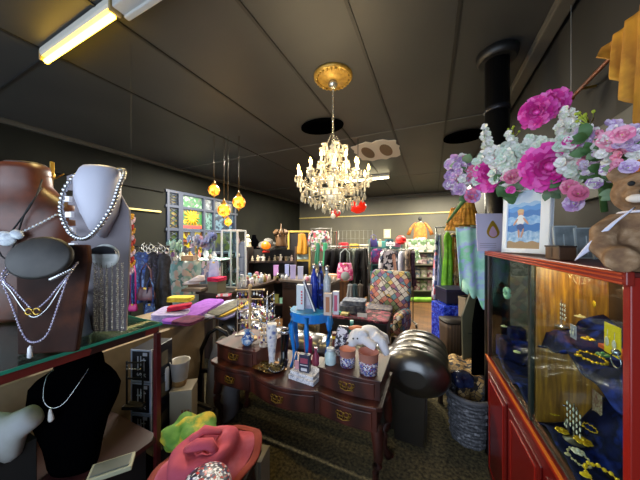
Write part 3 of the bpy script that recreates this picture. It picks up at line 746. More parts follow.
for bx0, bx1 in ((TX0+.02, TX0+.43), (TX1-.43, TX1-.02)):
    def yb(x): return TY0+.05-.02*sin(pi*(x-bx0)/(bx1-bx0))
    n = 12; X = [bx0+(bx1-bx0)*i/n for i in range(n+1)]
    b = MB(); b.slab([(bx0, TY1-.02)]+[(x, yb(x)) for x in X]+[(bx1, TY1-.02)], TZ+.001, TZ+.118); 
    q = b.build('drawer_box', MAHOG, t, bev=.003)
    b = MB(); b.slab([(bx0-.008, TY1-.015)]+[(x+(x-(bx0+bx1)/2)*.04, yb(x)-.01) for x in X]+[(bx1+.008, TY1-.015)], TZ+.118, TZ+.13); b.build('box_lid', MAHOG, q, bev=.004)
    b = MB(); X = X[1:-1]; b.slab([(x, yb(x)-.008) for x in X]+[(x, yb(x)+.006) for x in X[::-1]], TZ+.015, TZ+.105)
    d = b.build('drawer', MAHOG, q, bev=.004)
    handle(q, (bx0+bx1)/2, yb((bx0+bx1)/2)-.008, TZ+.062, 1.05)
for sx, x in ((-1, TX0+.05), (1, TX1-.05)):
    for sy, y in ((-1, TY0+.06), (1, TY1-.05)):
        P = []; rr = []
        for k in range(15):
            u = k/14; z = TZ-.15-u*(TZ-.15-.012)
            off = .03*sin(pi*u*1.15)*(1-u*.4)-.02*sin(pi*u)**2*(u > .5)+(.035*(u-.85)/.15 if u > .85 else 0)
            P.append((x+sx*off*.8, y+sy*off*.8, z)); rr.append((.042-.024*min(1, u*1.35)) if u < .85 else .019+.012*(u-.85)/.15)
        b = MB(); b.tube(P, rr, 10); b.ell((P[-1][0]+sx*.008, P[-1][1]+sy*.008, .012), (.03, .03, .0125), 10, 6); b.build('leg', MAHOG, t)
ZB = TZ+.131        # top of the drawer boxes
# --- turned post at the far end
p = Vector((-1.69, 1.80, 0))
t = E('turned_post', 'dark turned wooden post standing at the end of the dressing table', 'post', p)
b = MB(); b.lathe([(.05, 0), (.05, .03), (.02, .05), (.02, .4), (.028, .45), (.02, .5), (.024, .66), (.03, .72), (.018, .75), (.026, .79), (.016, .83), (.03, .87), (.02, .91), (.006, .94)], 16); b.build('spindle', M('1a0c0c', .25), t)
t = E('gift_tag', 'pale pink paper gift tag hanging from the turned post', 'tag', (-1.668, 1.745, .70), TH)
b = MB(); b.prism([(-.025, -.04), (.025, -.04), (.028, .02), (.012, .045), (-.012, .045), (-.028, .02)], -.002, .002); b.build('card', M('c8a8b8', .6), t); b = MB(); b.tube([(0, 0, .045), (-.02, 0, .08)], .0015, 4); b.build('string', WHT, t)
# --- bronze leaf tray with filigree
p = atz(268, 371, TZ+.001); p.y += .02
t = E('leaf_tray', 'bronze leaf shaped tray heaped with filigree jewellery', 'tray', p, .1)
def lf(u, v):
    a = 2*pi*u; r = v; w = 1+.12*cos(5*a)
    return Vector((.13*r*cos(a)*w, .08*r*sin(a)*w, .004+.022*r**3))
b = MB(); b.grid(lf, 40, 6); b.build('dish', M('6a4a20', .35, .7), t, solid=.003)
b = MB()
for i in range(46):
    a = R.random()*6.28; r = sqrt(R.random())*.095; x, y = r*cos(a), r*.62*sin(a); s = R.uniform(.008, .016)
    b.tube([(x+s*cos(k*pi/4), y+s*sin(k*pi/4), .016+R.random()*.012+.5*s*sin(k*pi/4+i)) for k in range(8)], .0022, 4, closed=True)
o = b.build('filigree_jewellery', M('a88a48', .3, .8, pat='noise', cols=('4a5a50',), sc=60), t); o['kind'] = 'stuff'
# --- jewellery stands on the far drawer box
def hang(x, y, z, L, mat, par, s=.007):
    h = MB(); h.tube([(x, y, z), (x, y, z-L)], .0012, 4); h.ell((x, y, z-L-s), (s, s*.6, s*1.4), 7, 5); return h.build('dangling_jewel', mat, par)
JC = [SILV, GOLD, M('c8d8e8', .2), M('5a3a8a', .3), M('b02a50', .3), M('e8e4d8', .3), M('3a5a9a', .3), M('222226', .3)]
t = E('jewellery_stand', 'gold T bar jewellery stand hung with trinkets on the far drawer box', 'stand', (-1.42, 1.66, ZB), TH)
b = MB(); b.lathe([(.06, 0), (.06, .012), (.02, .02), (.013, .03), (.013, .44), (.02, .45), (.01, .47)], 14); b.build('post', M('c8a878', .4, .3), t)
for i, (z, w) in enumerate(((.42, .12), (.34, .10), (.25, .085), (.16, .07))):
    b = MB(); b.tube([(-w, 0, z), (w, 0, z+.004)], .006, 8); b.ell((-w, 0, z), .01, 8, 6); b.ell((w, 0, z), .01, 8, 6); q = b.build('bar', M('d0b488', .4, .3), t)
    for k in range(10):
        x = -w+2*w*(k+.5)/10; hang(x, -.004, z, .02+.04*R.random(), JC[(k*3+i) % 8], q, .009)
t = E('jewellery_stand', 'silver branching jewellery tree hung with chains beside the gold T bar stand', 'stand', (-1.27, 1.70, ZB), TH)
b = MB(); b.lathe([(.055, 0), (.05, .012), (.012, .03), (.008, .3), (.004, .42)], 12); b.build('trunk', SILV, t)
for i in range(9):
    a = i*2.4; z = .15+.026*i; L = .11-.006*i
    b = MB(); b.tube([(0, 0, z), (L*.5*cos(a), L*.3*sin(a), z+.02), (L*cos(a), L*.6*sin(a), z+.05)], .004, 6); q = b.build('branch', SILV, t)
    for k in range(3): hang(L*(.5+.22*k)*cos(a), L*(.3+.13*k)*sin(a), z+.02+.012*k, .03+.04*R.random(), JC[(i+k) % 8], q, .008)
t = E('jewellery_stand', 'pale wire rack of earrings nearest the purple cloth pile', 'stand', (-1.55, 1.72, ZB), TH+.2)
b = MB()
for x in (-.05, .05): b.tube([(x, 0, .0), (x, 0, .38)], .004, 6)
for z in (.1, .2, .3, .38): b.tube([(-.05, 0, z), (.05, 0, z)], .003, 6)
b.box((0, 0, .004), (.13, .07, .008)); b.build('wire_frame', M('b8b0a8', .4, .5), t)
for z in (.2, .3, .38):
    for k in range(6): hang(-.045+.018*k, -.004, z, .02+.03*R.random(), JC[(k+int(z*10)) % 8], t, .006)
def lathe_thing(name, lab, cat, p, prof, mat, n=18, group=None, part='body', extra=None, rz=0):
    t = E(name, lab, cat, p, rz, group); b = MB(); b.lathe(prof, n); b.build(part, mat, t)
    if extra: extra(t)
    return t
p = Vector((-1.3, 1.60, ZB))
lathe_thing('jug', 'blue and white glazed jug in front of the jewellery stands', 'jug', (-1.36, 1.56, ZB), [(.025, 0), (.045, .02), (.05, .05), (.03, .08), (.022, .1), (.03, .12), (.024, .118)], M('3a68b8', .15, pat='cells', cols=('d8e4f4', '2a4a9a', '88b0e0'), sc=40), extra=lambda t: MB().tube([(.03, 0, .11), (.065, 0, .09), (.06, 0, .05), (.045, 0, .035)], .005, 6).build('handle', M('88a8d8', .2), t) and MB())
p = atz(271, 357, TZ+.001); p.z = TZ+.001
lathe_thing('vase', 'tall slim white and lilac vase behind the leaf tray', 'vase', (-1.15, 1.60, TZ+.001), [(.03, 0), (.035, .01), (.022, .03), (.028, .1), (.04, .2), (.045, .26), (.035, .3), (.04, .32), (.034, .318)], M('c8cce0', .15, pat='noise', cols=('6a78b0', 'f0f0f4'), sc=22))
t = E('boot_ornament', 'black glossy tall boot ornament with silver trim behind the leaf tray', 'ornament', (-1.05, 1.62, TZ+.001), TH)
b = MB(); b.loft([(0, -.01, -.02, .04, .07), (.015, -.01, -.02, .04, .068), (.035, 0, -.01, .034, .05), (.06, .0, .01, .027, .032), (.14, 0, .012, .03, .03), (.26, .01, .012, .037, .034), (.28, .01, .012, .033, .03)], 16); b.build('boot', M('08080a', .12), t)
b = MB(); b.lathe([(.04, .25), (.042, .262), (.04, .275)], 16, (.01, .012, 0)); 
for i in range(9): b.ell((.04*cos(i*.7), -.012+.03*sin(i*.7), .02+.02*(i % 3)), .006, 6, 4)
b.build('silver_trim', SILV, t)
t = E('glass_ashtray', 'black and silver beaded dish beside the boot ornament', 'dish', (-1.06, 1.53, TZ+.001))
b = MB(); b.lathe([(.04, 0), (.06, .02), (.055, .024), (.03, .01)], 20); b.build('bowl', M('1a1a20', .2), t)
b = MB(); 
for i in range(20): b.ell((.056*cos(i*pi/10), .056*sin(i*pi/10), .023), .005, 6, 4)
b.build('bead_rim', SILV, t)
# magenta candle behind the stool
lathe_thing('candle_holder', 'dark pink glass candle holder behind the blue stool legs', 'candle', (-.90, 1.74, TZ+.001), [(.035, 0), (.035, .015), (.015, .03), (.03, .06), (.035, .2), (.03, .2), (.028, .07)], M('9a2a58', .3))
lathe_thing('bottle', 'small pink bottle between the blue stool legs', 'bottle', (-.80, 1.67, TZ+.001), [(.022, 0), (.026, .02), (.026, .1), (.01, .13), (.01, .16), (.014, .165)], M('a84868', .3))
# --- white note block + little boxes
p = atz(303, 381, TZ+.001)
t = E('note_box', 'white printed card box on the dressing table before the blue stool', 'box', (p.x, p.y+.05, TZ+.001), -.08)
PRT = M('c8ccd8', .6, pat='cells', cols=('e8e8ee', 'd0d0dc', 'e8e8ee', '8088a0'), sc=90)
b = MB(); b.box((0, 0, .016), (.205, .15, .032)); b.build('box_base', PRT, t, bev=.002)
b = MB(); b.box((-.003, .006, .043), (.19, .135, .022)); b.build('box_lid', PRT, t, bev=.002)
t = E('soap_box', 'small dark blue and red printed box standing on the white card box', 'box', (p.x, p.y+.03, TZ+.056), .1)
b = MB(); b.box((0, 0, .06), (.075, .04, .12)); b.build('box_body', M('28304a', .4), t, bev=.001)
b = MB(); b.box((0, -.021, .02), (.045, .002, .02), 0); b.box((0, -.021, .08), (.055, .002, .035), 1); b.box((0, -.021, .05), (.06, .002, .005), 0); b.build('label', [M('d8d8e4', .5), M('9a4058', .5)], t)
t = E('card', 'small pink card leaning beside the blue printed box', 'card', (p.x-.065, p.y+.03, TZ+.056), .1)
b = MB(); b.box((0, 0, .03), (.03, .006, .06)); b.build('card_face', M('c8909c', .5), t)
# --- blue half round stool on the table
BLU = M('0a6fc8', .35, pat='noise', cols=('1580dc',), sc=5)
t = E('side_table', 'bright blue small side table with curved legs on the dressing table', 'table', (-.86, 1.71, TZ+.001), TH*.6)
SH = .44; Q = 1.42
b = MB(); P = [(.115*Q*cos(pi*i/16)*1.0, -.10*Q*sin(pi*i/16)) for i in range(17)]+[(-.115*Q, .07), (.115*Q, .07)]
b.slab(P, SH-.012, SH); b.build('table_top', M('3a8ab8', .35, pat='noise', cols=('5a7a88', '2a90d0'), sc=14), t, bev=.003)
b = MB(); P2 = [(x*.94, y*.94) for x, y in P]; b.slab(P2, SH-.075, SH-.0125); b.build('apron', BLU, t, bev=.003)
for a, q in ((20, 0), (92, 0), (160, 0), (235, 1), (305, 1)):
    w = radians(a); cx, cy = (.10*Q*cos(w), -.085*Q*sin(w)) if not q else ((-.13, .055) if a == 235 else (.13, .055))
    n = Vector((cx, cy, 0)).normalized()
    P = [Vector((cx, cy, SH-.03))+n*o for o in (0,)]+[Vector((cx, cy, z))+n*o for z, o in ((SH-.12, .018), (SH-.22, .006), (SH-.32, -.008), (.03, .004), (.0, .014))]
    b = MB(); b.tube(P, [.024, .021, .016, .012, .010, .013], 8); b.build('leg', BLU, t)
SZ = TZ+.001+SH+.001
def pack(px, d, w, h, dp, lab, c1, c2, zt=SZ, text=None, rz=TH*.6, Y=1.68):
    p = atY(px, 300, Y); t = E('perfume_box', lab, 'box', (p.x, p.y, zt), rz)
    b = MB(); b.box((0, 0, h/2), (w, dp, h)); b.build('box_body', M(c1, .4), t, bev=.0015)
    b = MB(); b.box((0, -dp/2-.0008, h*.5), (w*.5, .0016, h*.7)); b.build('label', M(c2, .5), t)
    return t
t = pack(301, 0, .06, .19, .05, 'white perfume box with a red stripe on the blue side table', 'd4dce4', 'd8e0e6')
b = MB()
for k in range(5): b.box((.012, -.0265, .05+.022*k), (.012, .002, .014))
b.build('red_letters', M('c83040', .5), t)
pack(309, 0, .05, .19, .04, 'grey lilac perfume box behind the white one on the blue side table', 'a8a0b4', 'c8c4d0', Y=1.72)
pack(328, 0, .055, .155, .045, 'orange brown perfume box at the front of the blue side table', 'c8b4a8', 'a86840', Y=1.63)
pack(336, 0, .045, .165, .04, 'white and pink perfume box at the near end of the blue side table', 'd4ccd4', 'c04a6a', Y=1.67)
for px, lab, c, h, Y in ((314, 'tall deep blue glass bottle rising from the blue side table', '2438a8', .31, 1.745), (320.5, 'tall dark blue glass bottle next to the deep blue one', '10184a', .33, 1.75), (327, 'tall clear pale bottle with gold neck on the blue side table', 'a8b4c0', .30, 1.745)):
    p = atY(px, 300, Y)
    t = lathe_thing('bottle', lab, 'bottle', (p.x, p.y, SZ), [(.022, 0), (.028, .006), (.028, h*.75), (.02, h*.85), (.012, h*.9), (.012, h)], M(c, .12, pat='noise', cols=('3a58c8' if c != 'a8b4c0' else 'c8c8d0', c), sc=30))
    b = MB(); b.lathe([(.015, h), (.018, h+.008), (.015, h+.035), (.006, h+.042)], 10); b.build('stopper', SILV, t)
# thin book leaning
t = E('booklet', 'dark blue booklet leaning diagonally between the bottles', 'book', (-.80, 1.66, SZ), TH, rot=(0, -.35, TH)); t.scale = (1.5, 1.3, 1.5)
b = MB(); b.box((0, 0, .085), (.012, .05, .16)); b.build('cover', M('1a2454', .4), t); b = MB(); b.box((0, -.003, .085), (.007, .048, .156)); b.build('pages', WHT, t)
# --- items on the near drawer box
p = atz(331, 363, ZB)
t = lathe_thing('jar', 'pale blue glass jar beside the mosaic pots', 'jar', (-.635, 1.56, ZB), [(.034, 0), (.04, .008), (.04, .065), (.026, .085), (.024, .092)], M('a8c8d0', .12, pat='noise', cols=('d0e4e8',), sc=20))
b = MB(); b.lathe([(.026, .088), (.028, .093), (.028, .108), (.022, .11)], 14); b.build('lid', M('c4ccd0', .3), t)
POT = M('dc907a', .75, pat='noise', cols=('e8a490',), sc=10); MOS = M('e8e4ee', .3, pat='mosaic', cols=('3a4ab0', 'e8e4ee', '22243a', 'b04a6a', 'e4e0ea', '6a7ac8'), sc=150)
for (px, s, lab, y) in ((347.5, .056, 'smaller terracotta pot with a blue white mosaic band', 1.585), (368.5, .066, 'larger terracotta pot with a blue white mosaic band under the white plush toy', 1.56)):
    p = atY(px, 360, y)
    t = E('mosaic_pot', lab, 'pot', (p.x, p.y, ZB))
    b = MB(); h = s*2.05; b.lathe([(s*.8, 0), (s*.98, h), (s*1.02, h), (s*.9, h), (s*.75, h*.3), (0, h*.28)], 28); b.build('pot_wall', POT, t)
    b = MB(); b.lathe([(s*.83, .002), (s*.86, .002), (s*.945, h*.60), (s*.92, h*.60)], 28); b.build('mosaic_band', MOS, t)
    if s < .05: b = MB()
p = atz(340, 352, ZB)
t = E('cosmetic_pouch', 'black and white patterned pouch standing on end behind the pots', 'pouch', (-.615, 1.70, ZB), TH+.1, rot=(0, .12, TH)); t.scale = (1.3, 1.2, 1.25)
b = MB(); b.soft((0, 0, .085), (.07, .035, .17), p=6, amp=.003); b.build('cloth', M('e4e0e8', .6, pat='cells', cols=('1c1c28', 'e4e0e8', '584a68', 'f0f0f4', '2a2a38'), sc=55), t)
b = MB(); b.box((0, 0, .172), (.06, .01, .006)); b.build('zip', SILV, t)
t = lathe_thing('bottle', 'slim teal green bottle standing behind the patterned pouch', 'bottle', (-.545, 1.76, ZB), [(.02, 0), (.022, .01), (.022, .17), (.012, .2), (.012, .23)], M('1f6e60', .2))
b = MB(); b.lathe([(.014, .23), (.014, .25)], 10); b.build('cap', M('88b8a8', .3), t)
t = E('carton', 'small red brown box with a yellow band behind the patterned pouch', 'box', (-.67, 1.76, ZB), TH)
b = MB(); b.box((0, 0, .07), (.06, .05, .14)); b.build('box_body', M('5a2218', .5), t, bev=.002); b = MB(); b.box((0, 0, .11), (.062, .052, .02)); b.build('band', M('d8b020', .5), t)
# white plush toy lying over the pot
PL = M('dcdce4', .9, bump=.4, sc=120, sheen=.3)
t = E('plush_toy', 'white plush dog with a brown nose lying over the larger mosaic pot', 'plush toy', (-.44, 1.64, ZB+.142), TH); t.scale = (1.1, 1.1, 1.15)
b = MB()
b.ell((-.02, -.02, .05), (.06, .05, .045), 14, 10); b.ell((.05, .01, .055), (.075, .05, .05), 14, 10); b.ell((-.065, -.05, .028), (.035, .03, .026), 12, 8)
b.tube([(.07, -.03, .06), (.115, -.05, .03), (.135, -.06, -.02), (.14, -.065, -.04)], [.03, .03, .026, .018], 10)
b.tube([(.0, -.05, .05), (.05, -.075, .02), (.07, -.08, .01)], [.028, .024, .02], 10)
b.tube([(.1, .02, .05), (.15, .01, .03), (.16, 0, -.005)], [.03, .026, .02], 10)
b.build('body', PL, t, remesh=.006)
b = MB(); b.ell((-.095, -.07, .03), (.01, .008, .008), 10, 6); b.build('nose', M('5a4038', .4), t)
for x in (-.06, -.035): b = MB(); b.ell((x, -.068, .055), .005, 8, 6); b.build('eye', BLK, t)
b = MB(); b.ell((-.0, -.055, .07), (.035, .012, .028), 12, 8, rot=(0, .5, 0)); b.build('ear', PL, t)
b = MB(); b.ell((-.03, .02, .085), (.05, .03, .014), 12, 6); b.build('bow', M('b0603a', .6), t)

t = E('jewellery_stand', 'low gold hand shaped jewellery holder crowded with bangles on the far drawer box', 'stand', (-1.31, 1.72, ZB), TH)
b = MB(); b.lathe([(.04, 0), (.03, .02), (.02, .05), (.03, .12), (.02, .16)], 12)
for k in range(5): b.tube([(-.02+.01*k, 0, .14), (-.03+.015*k, 0, .2+.02*(k % 3))], [.008, .004], 6)
b.build('holder', M('b89858', .4, .4), t)
for k in range(12):
    b = MB(); z = .03+.012*k; r = .03+.004*(k % 3); b.tube([(r*cos(a*pi/8), r*sin(a*pi/8), z+.006*cos(a*pi/8+k)) for a in range(16)], .0035, 5, closed=True); b.build('bangle', JC[(k*5) % 8], t)
t = E('jewellery_stand', 'white bird topped trinket tower beside the tall white vase', 'stand', (-1.225, 1.60, ZB), TH)
b = MB(); b.lathe([(.035, 0), (.03, .01), (.008, .02), (.007, .14)], 12)
for z, r in ((.05, .04), (.10, .03), (.145, .02)): b.lathe([(r, z), (r*1.05, z+.006), (r*.9, z+.004)], 14)
b.ell((0, 0, .165), (.02, .01, .012), 8, 6); b.build('tiers', M('c8b8a8', .35), t)
for k in range(16): hang(.04*cos(k*.8), .04*sin(k*.8), .05 if k % 2 else .10, .015+.02*R.random(), JC[k % 8], t, .007)
# ================================================================= leather sofa (its back towards the dressing table)
LEA = M('0e0b0c', .35, pat='noise', cols=('1a1712',), sc=7, bump=.06, spec=.9, sheen=.02)
t = E('leather_sofa', 'black buttoned leather scroll arm sofa behind the dressing table', 'sofa', (0, 0, 0))
SX0, SX1, SY0, SY1 = -2.0, -.10, 2.1, 2.62
b = MB(); b.box(((SX0+SX1)/2, SY0+.02, .3), (SX1-SX0, .12, .5)); b.box(((SX0+SX1)/2, (SY0+SY1)/2, .16), (SX1-SX0, SY1-SY0, .22)); b.build('base_panel', LEA, t, bev=.02)
def roll(P0, P1, r, n, seg, par=t, ph=0):
    P0, P1 = Vector(P0), Vector(P1); b = MB(); ax = (P1-P0).normalized(); u = ax.cross(Vector((0, 0, 1))).normalized(); w = Vector((0, 0, 1))
    L = (P1-P0).length
    def f(a, v):
        t_ = 2*pi*a; k = v*n
        rr = r*(1-(.075 if n < 9 else .08)*(1-abs(sin(pi*k)))**1.5*(.15+.85*max(0, cos(t_-pi/2-.1)))*(min(1, max(0, v-.16)*6) if n < 9 else 1))
        rr *= 1-.12*math.exp(-((k-round(k))**2)/.01)*math.exp(-((t_-pi/2)**2)/.08)
        e = min(v, 1-v)*L; q_ = .13 if n < 9 else .05
        if e < q_: rr *= sqrt(max(.0, 1-((q_-e)/q_)**2*(.88 if n < 9 else .35)))
        if n < 9: rr *= 1-.12*v
        return P0+ax*(L*v)+u*(rr*(1.14 if n < 9 else 1)*cos(t_))+w*(rr*(.82 if n < 9 else .92)*sin(t_))
    b.grid(f, 30, seg); 
    for q, s in ((P0, 0), (P1, 1)):
        c = [f(i/30, s) for i in range(30)]; b.add(c, [tuple(range(30))], 0, False)
    return b.build('roll', LEA, par)
for x, sg in ((SX1, 1), (SX0, -1)):
    b = MB(); b.box((x-.02*sg, (SY0+SY1)/2+.02, .29), (.17, SY1-SY0+.16, .5)); q = b.build('arm', LEA, t, bev=.015)
    roll((x-.03, SY0-.20, .585), (x, SY1, .58), .228, 5, 90, q) if sg > 0 else roll((x, SY0-.16, .63), (x, SY1, .6), .225, 5, 70, q)
    for k_ in range(5):
        a = [.5, 1.6, 2.6, 3.6, 5.6][k_]; b = MB(); b.ell((-.03+.15*cos(a), -.06, .01+.11*sin(a)), (.014, .010, .014), 10, 6); b.build('button', M('1a1a1e', .15), q, loc=(x, SY0-.10, .575))
    b = MB(); b.prism([(-.11, .05), (.11, .05), (.125, .48), (-.125, .48)], SY0-.13, SY0-.06); b.build('front_panel', LEA, q, loc=(x-.06*sg, 0, 0), bev=.012)
q = roll((SX0+.1, SY0, .58), (SX1-.1, SY0, .58), .145, 12, 120); q.name = 'back_roll'
b = MB(); b.box(((SX0+SX1)/2, SY0+.34, .36), (SX1-SX0-.32, .5, .14)); b.build('seat_cushion', LEA, t, bev=.04, segs=4)
for x in (SX0+.03, SX1-.03):
    for y in (SY0-.03, SY1-.05):
        b = MB(); b.lathe([(.03, 0), (.035, .02), (.022, .035), (.03, .05)], 12, (x, y, 0)); b.build('leg', DKW, t)

# ================================================================= cloth pile over the partition
def soft(name, lab, cat, p, d, mat, rot=(0, 0, 0), group=None, amp=.004, p_=5, part='cloth', fr=30):
    b = MB(); b.soft((0, 0, 0), d, p=p_, amp=amp, fr=fr, seed=len(lab))
    o = b.build(name, mat, loc=p, rot=rot); return tag(o, lab, cat, group)
t = E('low_table', 'plain low table carrying the heap of folded cloths', 'table', (-2.39, 1.50, 0), 0); t.scale = (1, 1, .97)
b = MB(); b.box((0, 0, .83), (.74, .8, .03)); b.build('table_top', PBM, t, bev=.004)
for sx in (-1, 1):
    for sy in (-1, 1): b = MB(); b.box((sx*.35, sy*.36, .407), (.04, .04, .815)); b.build('leg', PBM, t)
LIL = fab('9a90c4', 'b8b4d8'); 
def foldc(lab, p, d, c, c2=None, rot=(0, 0, 0), g='folded cloths heaped beside the sofa', pat=None):
    """folded cloth: stacked leaves with rounded fold at the front"""
    t = E('folded_cloth', lab, 'cloth', p, 0, g, rot=rot); n = max(2, int(d[2]/.014)); hh = d[2]/n
    b = MB()
    for i in range(n):
        b.soft((R.uniform(-.004, .004), R.uniform(-.004, .004), hh*(i+.5)), (d[0], d[1], hh*1.05), p=7, amp=.0015, fr=25, n=6, seed=i)
    b.build('cloth', pat or fab(c, c2), t); return t
foldc('lilac cloth spread at the far end of the cloth heap', atz(174, 318, .86), (.30, .32, .075), '8e86bc', 'b4b0d8', (0, .05, TH+.2))
foldc('crimson scarf folded on the lilac cloth', atz(180, 309, .945), (.2, .1, .04), '9a1030', 'c02848', (0, -.1, TH+.3))
foldc('mustard yellow cloth folded below the pale paisley drape', atz(181, 301, .92), (.26, .14, .05), 'b09428', 'd0b848', (0, 0, TH))
foldc('large purple folded wrap lying slanted over the heap', (-2.10, 1.68, .90), (.25, .66, .03), '7c44aa', '9458c0', (.06, -.0, .27))
foldc('pink edged dark cloth under the purple wrap', atz(188, 322, .89), (.2, .2, .03), '40203c', '6a3050', (0, 0, .2))
for i, (c, c2, lab) in enumerate((('3a3a40', '55555a', 'charcoal folded cloth lowest in the striped stack by the sofa arm'), ('8a92b8', 'a8b0d0', 'grey blue folded cloth above the charcoal one by the sofa arm'), ('c4c8dc', 'a0a4c0', 'pale lilac folded cloth in the stack by the sofa arm'),
                                  ('4a4a48', '6a6a60', 'dark grey folded cloth under the mustard one by the sofa arm'), ('b09030', 'c8a848', 'mustard folded cloth on the stack by the sofa arm'), ('6c6aa0', '8e8cc0', 'blue violet folded cloth topmost by the sofa arm'))):
    q = Vector((-2.02+.028*i, 1.84+.03*i, .875+.017*(i if i < 4 else 7-i)-.012*i)); foldc(lab, q, (.15, .50, .02), c, c2, (.05, .12, .27-.05*i))
foldc('crumpled white cloth between the heap and the sofa arm', Vector((-2.02, 1.93, .80)), (.14, .12, .05), 'c8d0dc', 'e8ecf4', (0, 0, 1))
# ================================================================= trunk, armchair, things on them
t = E('trunk', 'black storage trunk with a dark pink floral cloth on top', 'trunk', (-.86, 3.10, 0), .05)
b = MB(); b.box((0, 0, .32), (.74, .42, .60)); b.build('trunk_body', M('0e0c10', .5), t, bev=.01)
b = MB(); b.soft((0, 0, .635), (.77, .45, .035), p=9, amp=.002); b.build('floral_cloth', M('3a1420', .8, pat='cells', cols=('8a3048', '2a0e18', '6a2436', 'a8606a', '401828'), sc=22), t)
for s in (-1, 1): b = MB(); b.box((s*.37, 0, .45), (.012, .12, .03)); b.build('handle', BRASS, t)
foldc('grey and navy folded shirts lying on the trunk', Vector((-.96, 3.12, .656)), (.34, .26, .10), '30344a', '70747c', (0, 0, .2), g='folded clothes on the trunk')
foldc('blue grey jumper folded on top of the shirts on the trunk', Vector((-.93, 3.12, .76)), (.3, .22, .06), '4a5064', '868c98', (0, 0, .1), g='folded clothes on the trunk')
t = E('price_card', 'small white price card standing on the trunk cloth', 'card', (-.78, 2.94, .655), .1)
b = MB(); b.prism([(-.06, 0), (.06, 0), (.06, .05), (-.06, .05)], -.002, .002); b.build('card_face', M('b8bcc8', .5), t, rot=(-.3, 0, 0))
foldc('teal cloth folded on the corner of the trunk', Vector((-1.12, 3.0, .655)), (.12, .16, .03), '2a8a88', '3aa8a0', (0, 0, .2), g='folded clothes on the trunk')
foldc('pale yellow cloth folded beside the teal one on the trunk', Vector((-1.0, 2.955, .655)), (.10, .1, .03), 'c0b070', 'd8cc98', (0, 0, .1), g='folded clothes on the trunk')
# patchwork armchair
PW = M('b06858', .8, pat='mosaic', cols=('c0a058', '5a8090', '905868', 'b8b0a4', '70805c', 'b87868', '64507c', 'b0a088', 'c0b8b0'), sc=15, bump=.2, sheen=.011)
p = at(388, 300, 3.75); t = E('armchair', 'high backed armchair covered in multicoloured diamond patchwork', 'chair', (p.x, p.y, 0), -.22)
b = MB(); b.loft([(.42, 0, .02, .30, .06), (.8, 0, .07, .32, .06), (1.07, 0, .11, .31, .055), (1.12, 0, .12, .27, .04)], 28, p=4); b.build('backrest', PW, t)
b = MB(); b.soft((0, -.22, .38), (.54, .52, .18), p=5, n=10); b.build('seat', PW, t)
for s in (-1, 1):
    b = MB(); b.soft((s*.29, -.2, .46), (.12, .5, .3), p=5, n=8); b.build('armrest', PW, t)
    for y in (-.42, .02): b = MB(); b.lathe([(.02, 0), (.03, .3)], 10, (s*.24, y, 0)); b.build('leg', DKW, t)
foldc('bundle of floral dresses folded on the armchair seat', Vector((p.x-.08, p.y-.26, .475)), (.36, .3, .16), '3c4058', '8a8078', (0, 0, .1), g='clothes on the armchair')
# ================================================================= red display cabinet
RED = M('4e0808', .3, pat='noise', cols=('5c0c0a',), sc=3, spec=.6); REDL = M('86180f', .3); ORL = M('d06a20', .3, .3)
A = at(488, 240, 1.704); B_ = Vector((1.0, 0))
# cabinet frame: front edge runs from far corner A towards the viewer
cu = Vector((sin(radians(21.6)), cos(radians(21.6))))         # in view frame (right, forward)
def vw(l, d, z): return Vector((-st*d+ct*l, ct*d+st*l, z))
far = vw(1.168, 1.704, 0); near = vw(.722, .578, 0)
Ldir = (far-near).normalized(); LEN = (far-near).length
near = far-Ldir*1.225; LEN = 1.225
phi = atan2(Ldir.y, Ldir.x)              # local x runs along the front from near to far
DEP = .27; HB, HT = .80, 1.525
t = E('display_cabinet', 'tall red display cabinet with glass doors over a red panelled base', 'cabinet', near, phi)
C_ = t                                    # local: x along front, y = -depth side towards wall
# wall side is local -y (to the right of the travelling direction)
def bx(name, c, d, m, par=t, bev=.003):
    b = MB(); b.box(c, d); return b.build(name, m, par, bev=bev)
bx('base', (LEN/2, -DEP/2, HB/2), (LEN, DEP, HB), RED)
bx('base_rail', (LEN/2, .004, HB-.012), (LEN+.01, .014, .03), REDL)
b = MB(); b.box((LEN/2, .012, HB+.004), (LEN, .01, .006)); b.build('brass_inlay', ORL, t)
for k in range(3):
    x0 = LEN-.02-(k+1)*.4+.02; x1 = LEN-.02-k*.4-.02
    b = MB(); b.box(((x0+x1)/2, .004, .38), (x1-x0, .01, .66)); q = b.build('door', M('540a08', .28), t, bev=.004)
    b = MB(); z0, z1, w = .09, .67, .006
    b.box(((x0+x1)/2, .011, z1), (x1-x0-.08, .004, w)); b.box(((x0+x1)/2, .011, z0), (x1-x0-.08, .004, w)); b.box((x0+.04, .011, .38), (w, .004, z1-z0)); b.box((x1-.04, .011, .38), (w, .004, z1-z0)); b.build('moulding', REDL, q)
for x, y, w, nm, m in ((LEN-.012, -.01, .026, 'post', M('2a1512', .3)), (LEN-.012, -DEP+.012, .024, 'post', RED), (.010, -.01, .024, 'post', REDL), (.012, -DEP+.012, .024, 'post', RED)):
    bx(nm, (x, y, (HB+HT)/2), (w, w, HT-HB), m)
